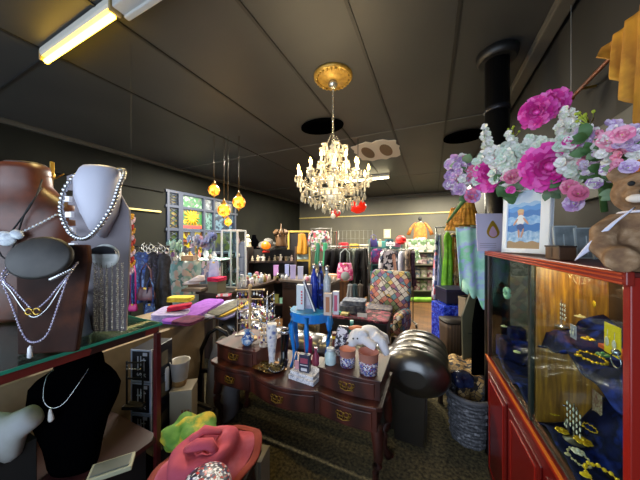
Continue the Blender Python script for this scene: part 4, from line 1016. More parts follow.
# top rim
bx('top_board', (LEN/2, -DEP/2, HT-.006), (LEN+.01, DEP+.01, .012), M('4a1210', .4))
b = MB(); b.box((LEN/2, .006, HT-.014), (LEN+.02, .016, .034)); b.box((LEN+.006, -DEP/2, HT-.014), (.012, DEP, .034)); q = b.build('top_rail', M('7a1c14', .3), t, bev=.003)
b = MB()
for z in (-.026, -.014, -.004): b.tube([(0, .015, HT+z), (LEN+.01, .015, HT+z)], .003, 5)
b.build('gold_line', M('c8502a', .3, .3), q)
GP = M('eef6f4', glass=.10)
b = MB(); b.box((LEN*.5, -.006, (HB+HT)/2), (LEN-.05, .004, HT-HB-.03)); b.build('glass_front', GP, t)
b = MB(); b.box((LEN-.004, -DEP/2, (HB+HT)/2), (.004, DEP-.04, HT-HB-.03)); b.build('glass_end', GP, t)
bx('corner_strip', (LEN-.02, -DEP+.03, (HB+HT)/2), (.012, .02, HT-HB), M('1c2a1c', .4))
WBK = M('6a400e', .45, pat='noise', cols=('bc7f1c', '94601a'), sc=14, stretch=(1, 5, .45))
bx('back_panel', (LEN/2-.01, -DEP+.006, (HB+HT)/2), (LEN-.04, .01, HT-HB), M('2a1a10', .6, pat='wood', cols=('4a3018',), sc=2.5, stretch=(1, 1, .25)))
bx('divider_panel', (.565, -DEP/2-.01, (HB+HT)/2-.01), (.02, DEP-.03, HT-HB-.03), WBK)
bx('divider_edge', (.565, -.012, (HB+HT)/2-.01), (.028, .016, HT-HB-.03), M('10180f', .5))
bx('inner_floor', (LEN/2, -DEP/2, HB+.003), (LEN-.02, DEP-.02, .006), M('20150c', .6))
NAVY = M('0c1648', .75, pat='noise', cols=('1a3088', '060a24'), sc=14, bump=.3, spec=.15)
for zz, nm in ((1.205, 1), (HB+.012, 0)):
    if nm: b = MB(); b.box((.285, -DEP/2-.03, zz-.008), (.52, DEP-.08, .006)); b.build('glass_shelf', GLS, t)
    def cl(u, v, zz=zz, nm=nm):
        x = .02+(.53 if nm else LEN-.07)*u; y = -.03-(DEP-.06)*v
        z = zz+.012+.014*sin(x*19+y*9)+.01*sin(x*41-y*23)
        if nm and v < .12: z -= .04+.03*sin(x*16)
        if nm and v > .6: z += (.03+.05*(v-.6)/.4)*(1+.4*sin(x*22))*min(1, x*4)
        if not nm and v > .6: z += (v-.6)*.34+(.03*sin(x*18))
        return Vector((x, y, z))
    b = MB(); b.grid(cl, 60, 14); o = b.build('velvet_cloth', NAVY, t, solid=.006)
# small lamp inside
l = bpy.data.lights.new('cabinet_lamp', 'POINT'); l.energy = 1.3; l.color = (1, .78, .45); l.shadow_soft_size = .03
o = bpy.data.objects.new('cabinet_lamp', l); COL.objects.link(o); o.parent = t; o.location = (.42, -.10, HT-.06)
MW = Matrix.Translation(near) @ Matrix.Rotation(phi, 4, 'Z')
def cab(x, y, z): return MW @ Vector((x, y, z))
# jewellery lying in the cabinet
YG = M('d8b028', .25, .6, em=.04); WJ = M('dcd8c4', .25)
def onfront(px, py, dep=.1):
    """point inside the cabinet, dep behind its front, on the sight line"""
    r = (px-320)/F; dv = Vector((-st+ct*r, ct+st*r))
    n = Vector((-sin(phi), cos(phi))); o2 = Vector((near.x, near.y))-n*dep
    d = o2.dot(n)/dv.dot(n); return at(px, py, d)
brk = []
def ring(m, c, r, w=.0016, n=10, tilt=0):
    m.tube([(c[0]+r*cos(2*pi*k/n), c[1]+r*sin(2*pi*k/n)*cos(tilt), c[2]+r*sin(2*pi*k/n)*sin(tilt)) for k in range(n)], w, 4, closed=True)
def piece(kind, lab, cat, px, py, dep, zs, s=1, c=YG, g=None):
    p = onfront(px, py, dep); s *= 1.25
    if zs is not None: p.z = zs
    b = MB(); rz = phi+pi
    if kind == 'necklace':
        P = [(.045*s*cos(a*pi/10), .028*s*sin(a*pi/10), .006+.002*sin(a*3)) for a in range(20)]
        for q in P: b.ell(q, .0045*s, 6, 4)
        b.tube(P, .0015, 4, closed=True); b.ell((.0, -.035*s, .008), (.008*s, .01*s, .004), 8, 6)
    elif kind == 'brooch':
        for k in range(7): w = 2*pi*k/7; b.ell((.012*s*cos(w), .012*s*sin(w), .008), (.008*s, .008*s, .003), 7, 5)
        b.ell((0, 0, .012), .006*s, 8, 6)
    elif kind == 'earrings':
        b.prism([(-.018*s, 0), (.018*s, 0), (.018*s, .05*s), (-.018*s, .05*s)], .0, .002)
        for q in (-1, 1): b.tube([(q*.008*s, -.002, .04*s), (q*.008*s, -.003, .028*s)], .0008, 4, 1); b.ell((q*.008*s, -.004, .02*s), (.005*s, .002, .008*s), 7, 5, 1)
    elif kind == 'ring':
        ring(b, (0, 0, .010*s), .010*s, .002, 12, pi/2); b.ell((0, 0, .022*s), .005*s, 8, 6)
    elif kind == 'tree':
        b.lathe([(.02*s, 0), (.02*s, .003), (.003, .008), (.002, .09*s)], 10)
        for k in range(4):
            z = .035*s+.015*s*k; b.tube([(-.03*s, 0, z), (.03*s, 0, z)], .0015, 4)
            for j in range(5): b.ell((-.026*s+.013*s*j, -.002, z-.008), (.0035*s, .002, .005*s), 6, 4, 1)
    o = b.build('jewellery_'+kind if kind in ('tree',) else kind, [c, WJ if kind in ('earrings', 'tree') else c], loc=p, rot=(0, 0, rz)); tag(o, lab, cat, g); return o
ZS = 1.235; ZL = HB+.045
piece('necklace', 'gold bead necklace spread on the upper navy cloth near its folded edge', 'necklace', 592, 366, .07, 1.212, .8)
piece('earrings', 'bright yellow earring card standing on the upper shelf of the red cabinet', 'earrings', 612, 308, .10, ZS+.01, 1.5, M('e0c818', .5, em=.1))
piece('tree', 'small silver earring tree in the middle of the upper navy cloth', 'jewellery stand', 561, 335, .11, ZS, 1, SILV)
piece('brooch', 'white flower brooch on the back edge of the upper navy cloth', 'brooch', 570, 312, .16, 1.285, .9, WJ)
piece('brooch', 'cream flower brooch on the near part of the upper shelf', 'brooch', 580, 318, .15, 1.285, .7, M('d8c890', .3))
piece('earrings', 'clear crystal earring card beside the silver earring tree', 'earrings', 573, 351, .08, ZS, .8, M('a8a8b8', .2))
piece('brooch', 'tiny silver butterfly brooch left of the earring tree', 'brooch', 550, 333, .13, ZS+.01, .8, SILV)
piece('ring', 'single clear stone ring high on the upper shelf near the red post', 'ring', 616, 345, .07, ZS, 1.6, SILV)
b = MB(); b.box((0, 0, .006), (.1, .04, .012)); o = b.build('ring_box', M('c8541c', .5), loc=onfront(618, 328, .12), rot=(0, 0, phi)); o.location.z = ZS+.012; tag(o, 'orange flat ring tray on the upper shelf beside the red post', 'tray')
piece('necklace', 'thin gold chain loop pinned high on the wooden back panel', 'necklace', 568, 290, .2, 1.36, .6); 
b = MB(); b.ell((0, 0, 0), (.012, .003, .014), 8, 6); tag(b.build('pendant', YG, loc=onfront(594, 304, .18), rot=(0, 0, phi)), 'round gold pendant hanging beside the yellow earring card', 'pendant')
piece('necklace', 'gold chain coiled on the lower navy cloth nearest the far corner', 'necklace', 541, 420, .08, ZL, .55, M('d8d0a0', .3, .5))
piece('brooch', 'yellow gold leaf brooch on the lower cloth next to the coiled chain', 'brooch', 553, 428, .09, ZL, 1.0)
piece('brooch', 'bright gold flower brooch in the middle of the lower navy cloth', 'brooch', 583, 438, .10, ZL+.02, 1.1)
piece('ring', 'silver ball ring on the wood at the back of the lower cloth', 'ring', 553, 405, .17, ZL+.05, 1.5, SILV)
piece('earrings', 'small pearl drop earring card on the lower cloth', 'earrings', 567, 431, .09, ZL+.01, .6, M('30303c', .4))
piece('tree', 'thin dark earring tree on the lower navy cloth', 'jewellery stand', 574, 445, .09, ZL, 1.25, M('504838', .4))
piece('necklace', 'pearl and gold necklace lying low on the lower navy cloth', 'necklace', 579, 462, .06, ZL, .7, M('c8b88a', .3))
piece('brooch', 'pale shell brooch beside the thin dark earring tree', 'brooch', 578, 446, .07, ZL, .8, WJ)
piece('necklace', 'heavy gold necklace at the near end of the lower cloth by the red post', 'necklace', 606, 462, .08, ZL+.01, 1.1, M('e0bc20', .3, .3, em=.1))
piece('brooch', 'gold coin brooch at the near end of the lower cloth', 'brooch', 620, 478, .06, ZL, .8)
piece('necklace', 'small coin chain draped in the middle distance of the lower cloth', 'necklace', 590, 425, .14, ZL+.05, .45)
piece('brooch', 'gold sunburst brooch between the coiled chain and the earring tree', 'brooch', 562, 436, .07, ZL, .9)
piece('brooch', 'turquoise stone brooch near the silver ball ring', 'brooch', 549, 415, .12, ZL+.02, .7, M('4aa0a0', .3))
piece('necklace', 'thin silver chain heaped behind the gold flower brooch', 'necklace', 571, 424, .14, ZL+.05, .5, SILV)
piece('brooch', 'gold butterfly brooch high on the upper navy cloth by the fold', 'brooch', 588, 332, .10, ZS+.01, .8)
piece('brooch', 'green enamel brooch at the near side of the upper cloth', 'brooch', 603, 352, .08, ZS, .7, M('4a8a50', .3))
# patterned card at back
p = onfront(597, 405, .2)
t = E('pattern_card', 'small card printed with tiny red and cream figures at the back of the lower shelf', 'card', p, phi)
b = MB(); b.box((0, 0, 0), (.05, .004, .10)); b.build('card_face', M('b89a70', .6, pat='cells', cols=('e0d0b0', '8a3030', 'c8b088', '705030'), sc=120), t)
# items seen through the glass end (standing near the far end inside)
for px, py, lab, c in ((505, 293, 'pale green jade disc propped inside the far end of the cabinet', 'a8d8b8'), ):
    p = onfront(px+2, py, .04); t = E('jade_disc', lab, 'ornament', p, phi+.1)
    b = MB(); b.tube([(.026*cos(a*pi/12), 0, .026*sin(a*pi/12)) for a in range(24)], .011, 10, closed=True, flat=1); b.build('disc', M(c, .3, pat='noise', cols=('7ab898',), sc=20), t)
piece('brooch', 'white enamel brooch on navy cloth in the far corner of the cabinet', 'brooch', 504, 350, .05, 1.05, .7, M('d8d8a8', .3))
piece('brooch', 'pale yellow enamel brooch below the white one in the far corner', 'brooch', 517, 361, .05, .98, .7, M('d8dca0', .3))
# stepped velvet risers in the far corner
t = E('velvet_riser', 'navy velvet stepped riser in the far corner of the red cabinet', 'riser', cab(LEN-.09, -.11, HB+.03), phi)
b = MB()
b.box((0, 0, .07), (.11, .15, .14)); b.box((.02, -.03, .16), (.07, .09, .09)); b.build('velvet_steps', NAVY, t, bev=.012)

# ================================================================= on top of the cabinet
def oncab(px, dep, z=HT+.001):
    p = onfront(px, 250, dep); p.z = z; return p
# beach painting in a white frame
p = oncab(524, .035); rzp = phi+pi-.0
t = E('framed_painting', 'white framed painting of a child in blue shorts wading in the sea', 'painting', p, TH-.25, rot=(-.08, 0, phi-pi+.0))
p0 = at(503, 252, 1.32); p1 = at(550, 258, 1.09)
dirp = Vector((p1.x-p0.x, p1.y-p0.y)); W = dirp.length; mid = (p0+p1)/2; t.location = (mid.x, mid.y, HT+.012)
t.rotation_euler = (-.05, 0, atan2(dirp.y, dirp.x)); H = .325
b = MB(); b.box((0, .006, H/2), (W, .012, H)); b.build('backing', M('dfe6ee', .5), t)
b = MB(); fw = W*.10
for c, d in (((0, 0, fw*.45), (W, .018, fw*.9)), ((0, 0, H-fw*.45), (W, .018, fw*.9)), ((-W/2+fw/2, 0, H/2), (fw, .018, H)), ((W/2-fw*.9, 0, H/2), (fw*1.8, .018, H))): b.box(c, d)
b.build('frame', M('e8f0f6', .4), t, bev=.003)
x0, x1 = -W/2+fw, W/2-fw*1.8; z0, z1 = fw*.9, H-fw*.9; pw, ph = x1-x0, z1-z0
layers = [(0, .12, 'a08868'), (.08, .30, '6098cc'), (.28, .42, '2f74be'), (.40, .56, '5c9cd8'), (.54, .66, '3478c4'), (.64, .74, '4c94dc'), (.72, .80, '8cbce8'), (.79, 1.0, 'c8dcf0')]
b = MB(); ms = []
for i, (a, c, col) in enumerate(layers):
    n = 14; top = [(x0+pw*k/n, z0+ph*min(1, c+.015*sin(k*1.3+i*2)*(i < 7))) for k in range(n+1)]
    bot = [(x0+pw*k/n, z0+ph*a) for k in range(n+1)]
    b.add([(x, -.0005-.0002*(8-i), z) for x, z in bot+top[::-1]], [tuple(range(2*n+2))], i); ms.append(M(col, .5, pat='noise', cols=({1: 'b8d8f0', 3: '9cc8ec'}.get(i, col),), sc=45))
b.build('sea_picture', ms, t)
b = MB(); fx, fz = x0+pw*.42, z0+ph*.28
def blob(cx, cz, rx, rz, m, y=-.0035, a=0):
    b.add([(fx+cx+rx*cos(k*pi/7)*cos(a)-rz*sin(k*pi/7)*sin(a), y, fz+cz+rx*cos(k*pi/7)*sin(a)+rz*sin(k*pi/7)*cos(a)) for k in range(14)], [tuple(range(14))], m)
u = ph/10
blob(0, u*3.4, u*.55, u*.6, 0); blob(-.02*u, u*3.8, u*.62, u*.38, 1, -.004); blob(0, u*2.2, u*.75, u*.95, 2, -.0038); blob(u*.95, u*2.0, u*.18, u*.8, 0, -.004, .7); blob(-u*.9, u*1.9, u*.18, u*.75, 0, -.004, -.6)
blob(0, u*1.0, u*.7, u*.55, 3, -.0042); blob(-u*.25, -u*.1, u*.18, u*.9, 0, -.004, .1); blob(u*.4, -u*.1, u*.18, u*.9, 0, -.004, -.25)
b.build('painted_child', [M('c8987a', .6), M('c8b088', .6), M('dce4ea', .6), M('2a4e8a', .6)], t)
# pale card with a golden pear figure at the cabinet's far corner
b0 = at(491, 252, 1.66); t = E('art_card', 'pale lilac card with a golden pear shaped figure and small grey text', 'card', (b0.x, b0.y, 1.53), 0, rot=(-.08, 0, TH-.05)); t.location.z = 1.525
W2, H2 = wd(26, 1.66), wd(38, 1.66)
b = MB(); b.box((0, .002, H2/2), (W2, .004, H2)); b.build('card_face', M('cdc6e0', .5), t)
b = MB(); P = []
for k in range(24):
    a = 2*pi*k/24; r = .30 if sin(a) < 0 else .30-.17*sin(a)**1.2
    P.append((.02+r*cos(a)*W2*.8, .003+H2*.5+(.17 if sin(a) < 0 else .30)*sin(a)*H2))
b.prism(P, -.002, -.0005); q = b.build('pear_outline', M('b8922a', .4, .4), t, loc=(0, 0, -.02*0))
b = MB(); b.prism([(x*.62+.006, (z-H2*.5)*.6+H2*.47) for x, z in P], -.003, -.002); b.build('pear_core', M('c8a0b8', .5), t)
b = MB()
for k in range(3): b.box((-W2*.1, -.0015, H2*(.2-.05*k)), (W2*.6, .001, .003))
b.build('grey_text', M('8a8498', .5), t)
# acrylic frames
for k, (px, w, h, dp, lab) in enumerate(((567, .075, .13, .10, 'clear acrylic sign holder behind the little wooden box'), (590, .08, .12, .16, 'dim glass photo frame beside the plush toy'), (606, .07, .11, .2, 'second dim glass photo frame tucked behind the plush toy'))):
    p = oncab(px, dp); t = E('photo_frame', lab, 'frame', p, 0, rot=(-.12, 0, TH-.25))
    b = MB(); b.box((0, 0, h/2+.002), (w, .004, h)); b.build('panel', M('6a7478', .15, pat='noise', cols=('98a4a8',), sc=14), t)
    b = MB()
    for c, d in (((-w/2, 0, h/2), (.005, .008, h)), ((w/2, 0, h/2), (.005, .008, h)), ((0, 0, h), (w, .008, .005)), ((0, 0, .004), (w, .008, .005)), ((-w*.08, -.001, h*.45), (.003, .006, h*.6))): b.box(c, d)
    b.build('frame', M('a8b4b8', .15), t)
p = oncab(560, .045); t = E('wooden_box', 'small plain wooden box at the cabinet edge beside the painting', 'box', p, phi+.1)
b = MB(); b.box((0, 0, .024), (.085, .05, .046)); b.build('box_body', M('4a3222', .5, pat='wood', cols=('64462e',), sc=6), t, bev=.002); b = MB(); b.box((0, 0, .05), (.088, .053, .006)); b.box((0, .0, .03), (.003, .052, .04)); b.build('lid', M('2c1e16', .5), t)
# plush rabbit/bear
p = oncab(648, .05); FUR = M('6e5440', .95, pat='noise', cols=('a08468', '86694e'), sc=45, bump=.7, spec=.1)
t = E('plush_toy', 'brown plush bear with a white neck ribbon sitting on the red cabinet', 'plush toy', p, TH-.65); t.scale = (1.12, 1.12, 1.1)
b = MB()
b.loft([(0, 0, 0, .05, .045), (.02, 0, 0, .062, .055), (.07, 0, 0, .058, .05), (.11, 0, 0, .04, .036), (.13, 0, 0, .03, .03)], 20)
b.ell((0, -.005, .17), (.055, .05, .048), 16, 12); b.ell((-.02, -.045, .16), (.026, .024, .02), 12, 8)
b.ell((.045, .0, .215), (.02, .012, .02), 10, 8); b.ell((-.04, .0, .215), (.02, .012, .02), 10, 8)
for q in (-1, 1):
    b.tube([(q*.04, -.0, .11), (q*.07, -.03, .085), (q*.075, -.05, .05), (q*.06, -.06, .03)], [.022, .023, .022, .02], 10)
    b.tube([(q*.035, -.02, .03), (q*.055, -.07, .028), (q*.06, -.10, .028)], [.03, .028, .026], 10)
b.build('body', FUR, t, remesh=.005)
b = MB(); b.ell((-.022, -.068, .165), (.009, .007, .007), 8, 6); b.build('nose', BLK, t)
b = MB(); b.ell((-.03, -.06, .152), (.016, .010, .009), 8, 6); b.build('muzzle_patch', M('e0d0c0', .8), t)
for q in (-.035, .012): b = MB(); b.ell((q, -.048, .185), .0055, 8, 6); b.build('eye', BLK, t)
b = MB(); b.tube([(.038*cos(a*pi/10), .036*sin(a*pi/10), .128) for a in range(20)], .006, 6, closed=True, flat=.5); b.build('neck_ribbon', M('dcd8e4', .6), t)
b = MB(); b.grid(lambda u, v: Vector((-.045-.055*v+.03*(u-.5)-.006*sin(v*3), -.048-.004*sin(v*4), .12-.085*v+.03*(u-.5))), 4, 12); b.build('ribbon_tail', M('d0d0e4', .6), t, solid=.003)
b = MB(); b.ell((.0, 0, .225), (.03, .02, .02), 10, 6); b.tube([(0, 0, .22), (.01, 0, .25)], [.02, .004], 8); b.build('felt_hat', M('c86a18', .8), t)

# ---------------------------------------------------------------- flower garland
def petalflower(b, c, r, nrm, rings, m=0, m2=1, cup=.6, seed=0, wid=1.0):
    rr = random.Random(seed); nrm = Vector(nrm).normalized(); q = nrm.to_track_quat('Z', 'Y').to_matrix(); c = Vector(c)
    for k, (n, rad, h, tilt) in enumerate(rings):
        for i in range(n):
            a = 2*pi*(i+.5*(k % 2))/n+rr.uniform(-.12, .12); L = r*rad*rr.uniform(.9, 1.08); w = L*wid*.9*sin(pi/n)*1.5+r*.04
            v = []; tl = tilt+rr.uniform(-.12, .12)
            for j in range(4):
                u = j/3; lx = r*.05+L*u*cos(tl*(.4+.6*u)); lz = h*r+L*u*sin(tl*(.4+.6*u))
                ww = w*(.35, .9, 1.0, .55)[j]
                for s_ in (-1, 0, 1):
                    z = lz+(abs(s_)*ww*.35)
                    x, y = lx*cos(a)-s_*ww*sin(a), lx*sin(a)+s_*ww*cos(a)
                    v.append(c+q @ Vector((x, y, z)))
            f = [(j*3+s_, j*3+s_+1, j*3+s_+4, j*3+s_+3) for j in range(3) for s_ in range(2)]
            b.add(v, f, m if (i+k) % 3 else m2, True)
PEO = [(17, 1.0, -.1, .08), (17, .95, -.05, .28), (15, .84, 0, .5), (14, .7, .04, .72), (12, .54, .08, .95), (8, .36, .1, 1.2)]
SML = [(5, 1, 0, .35), (5, .6, .05, .8)]
MG = M('cc2090', .55, pat='noise', cols=('e448b0',), sc=20); MG2 = M('ee6cc4', .55); 
PK1 = M('d87098', .6); PK2 = M('e8a0b8', .6); LV = M('b08cc0', .6); LV2 = M('ccb8d4', .6); WH = M('e8e6e4', .6); WH2 = M('d4dad0', .6); PAQ = M('c4d8c8', .6)
LF = M('38602e', .6, pat='noise', cols=('48703c',), sc=12); LF2 = M('6a8a66', .6); YGN = M('98a828', .6)
t = E('flower_garland', 'artificial flower garland of magenta peonies and pale blooms on the red cabinet', 'garland', (0, 0, 0))
camd = lambda p: (Vector((0, -.0, EYE))-p).normalized()
RR = random.Random(3)
def flw(px, py, d, r, rings, m1, m2, nm, seed=0, tilt=(0, 0, .25), wid=1.0):
    p = at(px, py, d); n = camd(p)+Vector(tilt)+Vector((R.uniform(-.2, .2), R.uniform(-.2, .2), R.uniform(-.15, .2)))
    b = MB()
    if nm == 'blossom':
        for k in range(6):
            a = k*1.05+seed; c = Vector((cos(a)*ct, cos(a)*st, sin(a)))*r*(.95 if k else 0)+camd(p)*r*.3*RR.random()
            petalflower(b, c, r*.55, n+Vector((RR.uniform(-.5, .5), RR.uniform(-.3, .3), RR.uniform(-.4, .5))), [(5, 1, 0, .3), (4, .55, .05, .8)], seed=seed+k); b.ell(c, r*.07, 5, 4, 2)
        return b.build(nm, [m1, m2, YGN], t, loc=p)
    petalflower(b, (0, 0, 0), r, n, rings, seed=seed, wid=wid); b.ell((0, 0, 0), r*.16, 8, 6, 2)
    return b.build(nm, [m1, m2, YGN if nm != 'peony' else MG2], t, loc=p)
for px, py, d, r in ((548, 167, .98, wd(23, .98)), (491, 174, 1.36, wd(17, 1.36)), (537, 112, 1.3, wd(15, 1.3)), (553, 103, 1.32, wd(13, 1.32))):
    flw(px, py, d, r, PEO, MG, MG2, 'peony', seed=int(px), tilt=(0, 0, .1), wid=.8)
def DD(px): return max(.62, 1.62-(px-450)*.0058)
# pale blossom mass following the garland line
pts = []
for i in range(96):
    px = 455+185*RR.random(); base = 178+8*sin(px*.05) if px < 520 else 172+.10*(px-520)*0
    up = 34 if 500 < px < 580 else (22 if px < 500 else 42)
    py = base-up*RR.random()**.9+8*RR.random()+(10 if px < 470 else 0)
    pts.append((px, py))
for i, (px, py) in enumerate(pts):
    d = DD(px)+RR.uniform(-.04, .08)
    if px < 480: cs = RR.choice([(LV, LV2), (WH, WH2), (PK1, LV2)])
    elif px < 580: cs = RR.choice([(WH, WH2), (WH2, PAQ), (PAQ, WH), (WH, PK2)])
    else: cs = RR.choice([(LV2, WH), (WH, WH2), (LV2, LV), (PK2, PK1)])
    if i < 92: flw(px, py, d, wd(RR.uniform(6.0, 9), d), SML, cs[0], cs[1], 'blossom', seed=i)
for px, py, r, c in ((512, 177, 7, (PK1, PK2)), (569, 187, 7, (PK1, PK2)), (578, 194, 8, (PK1, PK1)), (574, 204, 8, (LV, LV2)), (511, 190, 4, (MG, MG2)), (460, 190, 6, (LV, LV2)), (472, 196, 7, (PK1, LV)), (452, 186, 5, (LV, WH)), (607, 141, 8, (PK2, WH)), (622, 135, 8, (PK2, PK1)), (571, 143, 7, (WH, MG)), (608, 170, 6, (WH, LV)), (628, 168, 7, (LV2, LV)), (594, 184, 6, (WH, LV))):
    d = DD(px)-.06; flw(px, py, d, wd(r, d), [(7, 1, 0, .3), (6, .7, .05, .7), (4, .4, .1, 1.1)], c[0], c[1], 'rose', seed=int(px))
# white blossom spikes
for x0, y0, x1, y1 in ((486, 160, 484, 128), (556, 150, 566, 108), (570, 138, 572, 112), (520, 160, 508, 134)):
    b = MB(); d = DD(x0)+.05; A0, A1 = at(x0, y0, d), at(x1, y1, d-.02)
    b.tube([A0, A1], .003, 5, 2)
    for k in range(16):
        u = k/15; c = A0.lerp(A1, u)+Vector((RR.uniform(-1, 1), RR.uniform(-1, 1), RR.uniform(-1, 1)))*.02*(1.3-u)
        petalflower(b, c, wd(4.2, d)*(1.2-.5*u), camd(c)+Vector((RR.uniform(-.6, .6), 0, RR.uniform(-.3, .6))), [(5, 1, 0, .5)], seed=k)
    b.build('blossom_spike', [WH, M('c8d0b8', .6), LF2], t)
def leaf(b, p, L, dr, w=.32, m=0):
    dr = Vector(dr).normalized(); n = camd(p); s_ = dr.cross(n).normalized(); v = []
    for j in range(5):
        u = j/4; ww = L*w*sin(pi*min(1, u*.95+.03)); c = p+dr*L*u+n*(.12*L*sin(pi*u))
        v += [c-s_*ww, c+n*.05*L, c+s_*ww]
    b.add(v, [(j*3+q, j*3+q+1, j*3+q+4, j*3+q+3) for j in range(4) for q in range(2)], m, True)
for i in range(44):
    px = 452+190*RR.random(); py = 198-36*RR.random() if px < 560 else 192-58*RR.random(); d = DD(px)+RR.uniform(-.03, .05)
    b = MB(); p = at(px, py, d)
    b2 = Vector((0, 0, 0))
    for k in range(3): leaf(b, p, wd(RR.uniform(11, 17), d), (RR.uniform(-1, 1), RR.uniform(-.4, .4), RR.uniform(-.7, .8)))
    b.build('leaf_spray', RR.choice([LF, LF, LF2]), t)
for px, py in ((512, 128), (588, 118), (466, 172)):
    b = MB(); d = DD(px); p = at(px, py+10, d)
    for k in range(7):
        e = p+Vector((RR.uniform(-.03, .03), 0, .02+.04*RR.random())); b.tube([p, p.lerp(e, .5)+Vector((.006, 0, 0)), e], .0015, 4); b.ell(e, .006, 6, 4)
    b.build('green_berries', YGN, t)
b = MB(); b.tube([vw(.9, 1.74, 1.72), at(470, 192, 1.6), at(500, 180, 1.45), at(540, 178, 1.25), at(580, 176, .98), at(620, 172, .72)], [.006, .02, .03, .03, .03, .02], 8)
b.tube([at(545, 178, 1.22), at(545, 178, 1.22)+Vector((.10, .05, 0))*0+Vector((.03, .02, -.18))], .01, 6); b.tube([at(600, 174, .85), at(600, 174, .85)+Vector((.02, .02, -.13))], .01, 6)
b.build('twig_core', LF, t)
# curtain rod and mustard drape on the right wall
zr_ = 2.385
t = E('curtain_rod', 'slim copper curtain rod high on the dark side wall', 'rod', (XR-.06, 0, zr_))
b = MB(); b.tube([(0, .95, 0), (0, 1.80, 0)], .009, 10); b.build('rod', M('8a4a26', .35, .5), t); b = MB(); b.ell((0, 1.81, 0), .016, 10, 8); b.build('finial', M('8a4a26', .35, .5), t)
for y in (1.72, 1.0): b = MB(); b.box((.03, y, 0), (.06, .01, .01)); b.build('bracket', BRASS, t)
def dr(u, v):
    y = .95+.49*u; z = zr_+.03-(.04+1.75*(1.45-y))*v
    return Vector((XR-.07-.035*(1-abs(sin(u*22)))*(.5+v)-.02, y-u*.04*v**1.3, z-.03*(1-u)*v*sin(u*9)))
b = MB(); b.grid(dr, 60, 20); tag(b.build('curtain', M('b87f14', .7, pat='noise', cols=('d09a2c', '9a6410'), sc=6, bump=.2), solid=.004), 'mustard gold drape hanging from the copper curtain rod', 'curtain')
b = MB(); b.box((XR-.012, 1.62, 1.98), (.02, .6, .34)); tag(b.build('wall_board', M('3a3a32', .5, pat='noise', cols=('4a4a40',), sc=5), bev=.004), 'greyish pinned board on the wall behind the flowers', 'board')
b = MB(); b.tube([at(571, 5, 1.33), at(571, 118, 1.33)], .0015, 4); 
o = b.build('hanging_wire', M('8a8a84', .4)); tag(o, 'thin wire hanging from the ceiling beside the flowers', 'wire')
# ================================================================= goods helpers
HG = M('8a8880', .3, .7)
def garment(lab, px, py, d, w, h, mat, kind='shirt', rz=None, group=None, trim=None, cat=None, hanger=True, p=None):
    """hanging garment, px/py/d = hanger top"""
    p = at(px, py, d) if p is None else Vector(p)
    t = E('hanging_'+cat if cat else {'shirt': 'hanging_shirt', 'dress': 'hanging_dress', 'coat': 'hanging_coat', 'skirt': 'hanging_skirt', 'scarf': 'hanging_scarf', 'kimono': 'kimono_top'}[kind], lab, cat or {'scarf': 'scarf', 'skirt': 'skirt', 'dress': 'dress', 'coat': 'coat'}.get(kind, 'shirt'), p, TH if rz is None else rz, group)
    b = MB(); n = 28; rows = 14; sd = R.random()*6; th = .035 if w > .12 else .02
    def hw(v):
        if kind == 'scarf': return w/2*(.55+.45*min(1, v*3))
        if kind == 'skirt': return w/2*(.6+.4*v)
        if kind == 'dress': return w/2*(.28+.5*min(1, v*9)) if v < .12 else w/2*(.78-.16*sin(pi*min(1, (v-.12)/.35))+.24*max(0, v-.3)/.7)
        return w/2*(.3+.55*min(1, v*7)) if v < .15 else w/2*(.85+.15*v)
    secs = []
    V = []; FF = []
    for j in range(rows+1):
        v = j/rows; a_ = hw(v)
        for i in range(n):
            t_ = 2*pi*i/n; x = a_*cos(t_); y = th*sin(t_)*(1+(.55*sin(5*t_+sd)+.4*sin(9*t_+sd*2))*min(1, v*2))*(.5+.7*v)
            V.append((x+.01*sin(v*5+sd), y, -.035-h*v-(.02*h*abs(cos(t_)) if j == 0 else .02*h*sin(3*t_+sd)*(v > .9))))
    for j in range(rows):
        for i in range(n): FF.append((j*n+i, j*n+(i+1) % n, (j+1)*n+(i+1) % n, (j+1)*n+i))
    FF += [tuple(range(n)), tuple(rows*n+i for i in range(n))[::-1]]
    b.add(V, FF, 0, True); b.build('cloth', mat, t)
    if kind in ('shirt', 'coat', 'kimono'):
        for s in (-1, 1):
            b = MB(); L = h*(.75 if kind != 'kimono' else .7); o = .06 if kind != 'kimono' else .35
            b.tube([(s*w*.3, 0, -.05), (s*w*.44, 0, -.09), (s*w*(.5+o*.5), 0, -.05-L*.5), (s*w*(.5+o), -.01, -.05-L)], [.03, .05*w/.4, .045*w/.4*(1 if kind != 'kimono' else 1.5), .05*w/.4*(1 if kind != 'kimono' else 2.0)], 8, flat=.6); b.build('sleeve', trim or mat, t)
    if hanger:
        b = MB(); b.tube([(-w*.36, 0, -.07), (0, 0, -.02), (w*.36, 0, -.07)], .004, 5); b.tube([(0, 0, -.02), (0, 0, .0), (.008, 0, .018), (0, 0, .03), (-.012, 0, .024)], .0025, 5); b.build('hanger', HG, t)
    return t
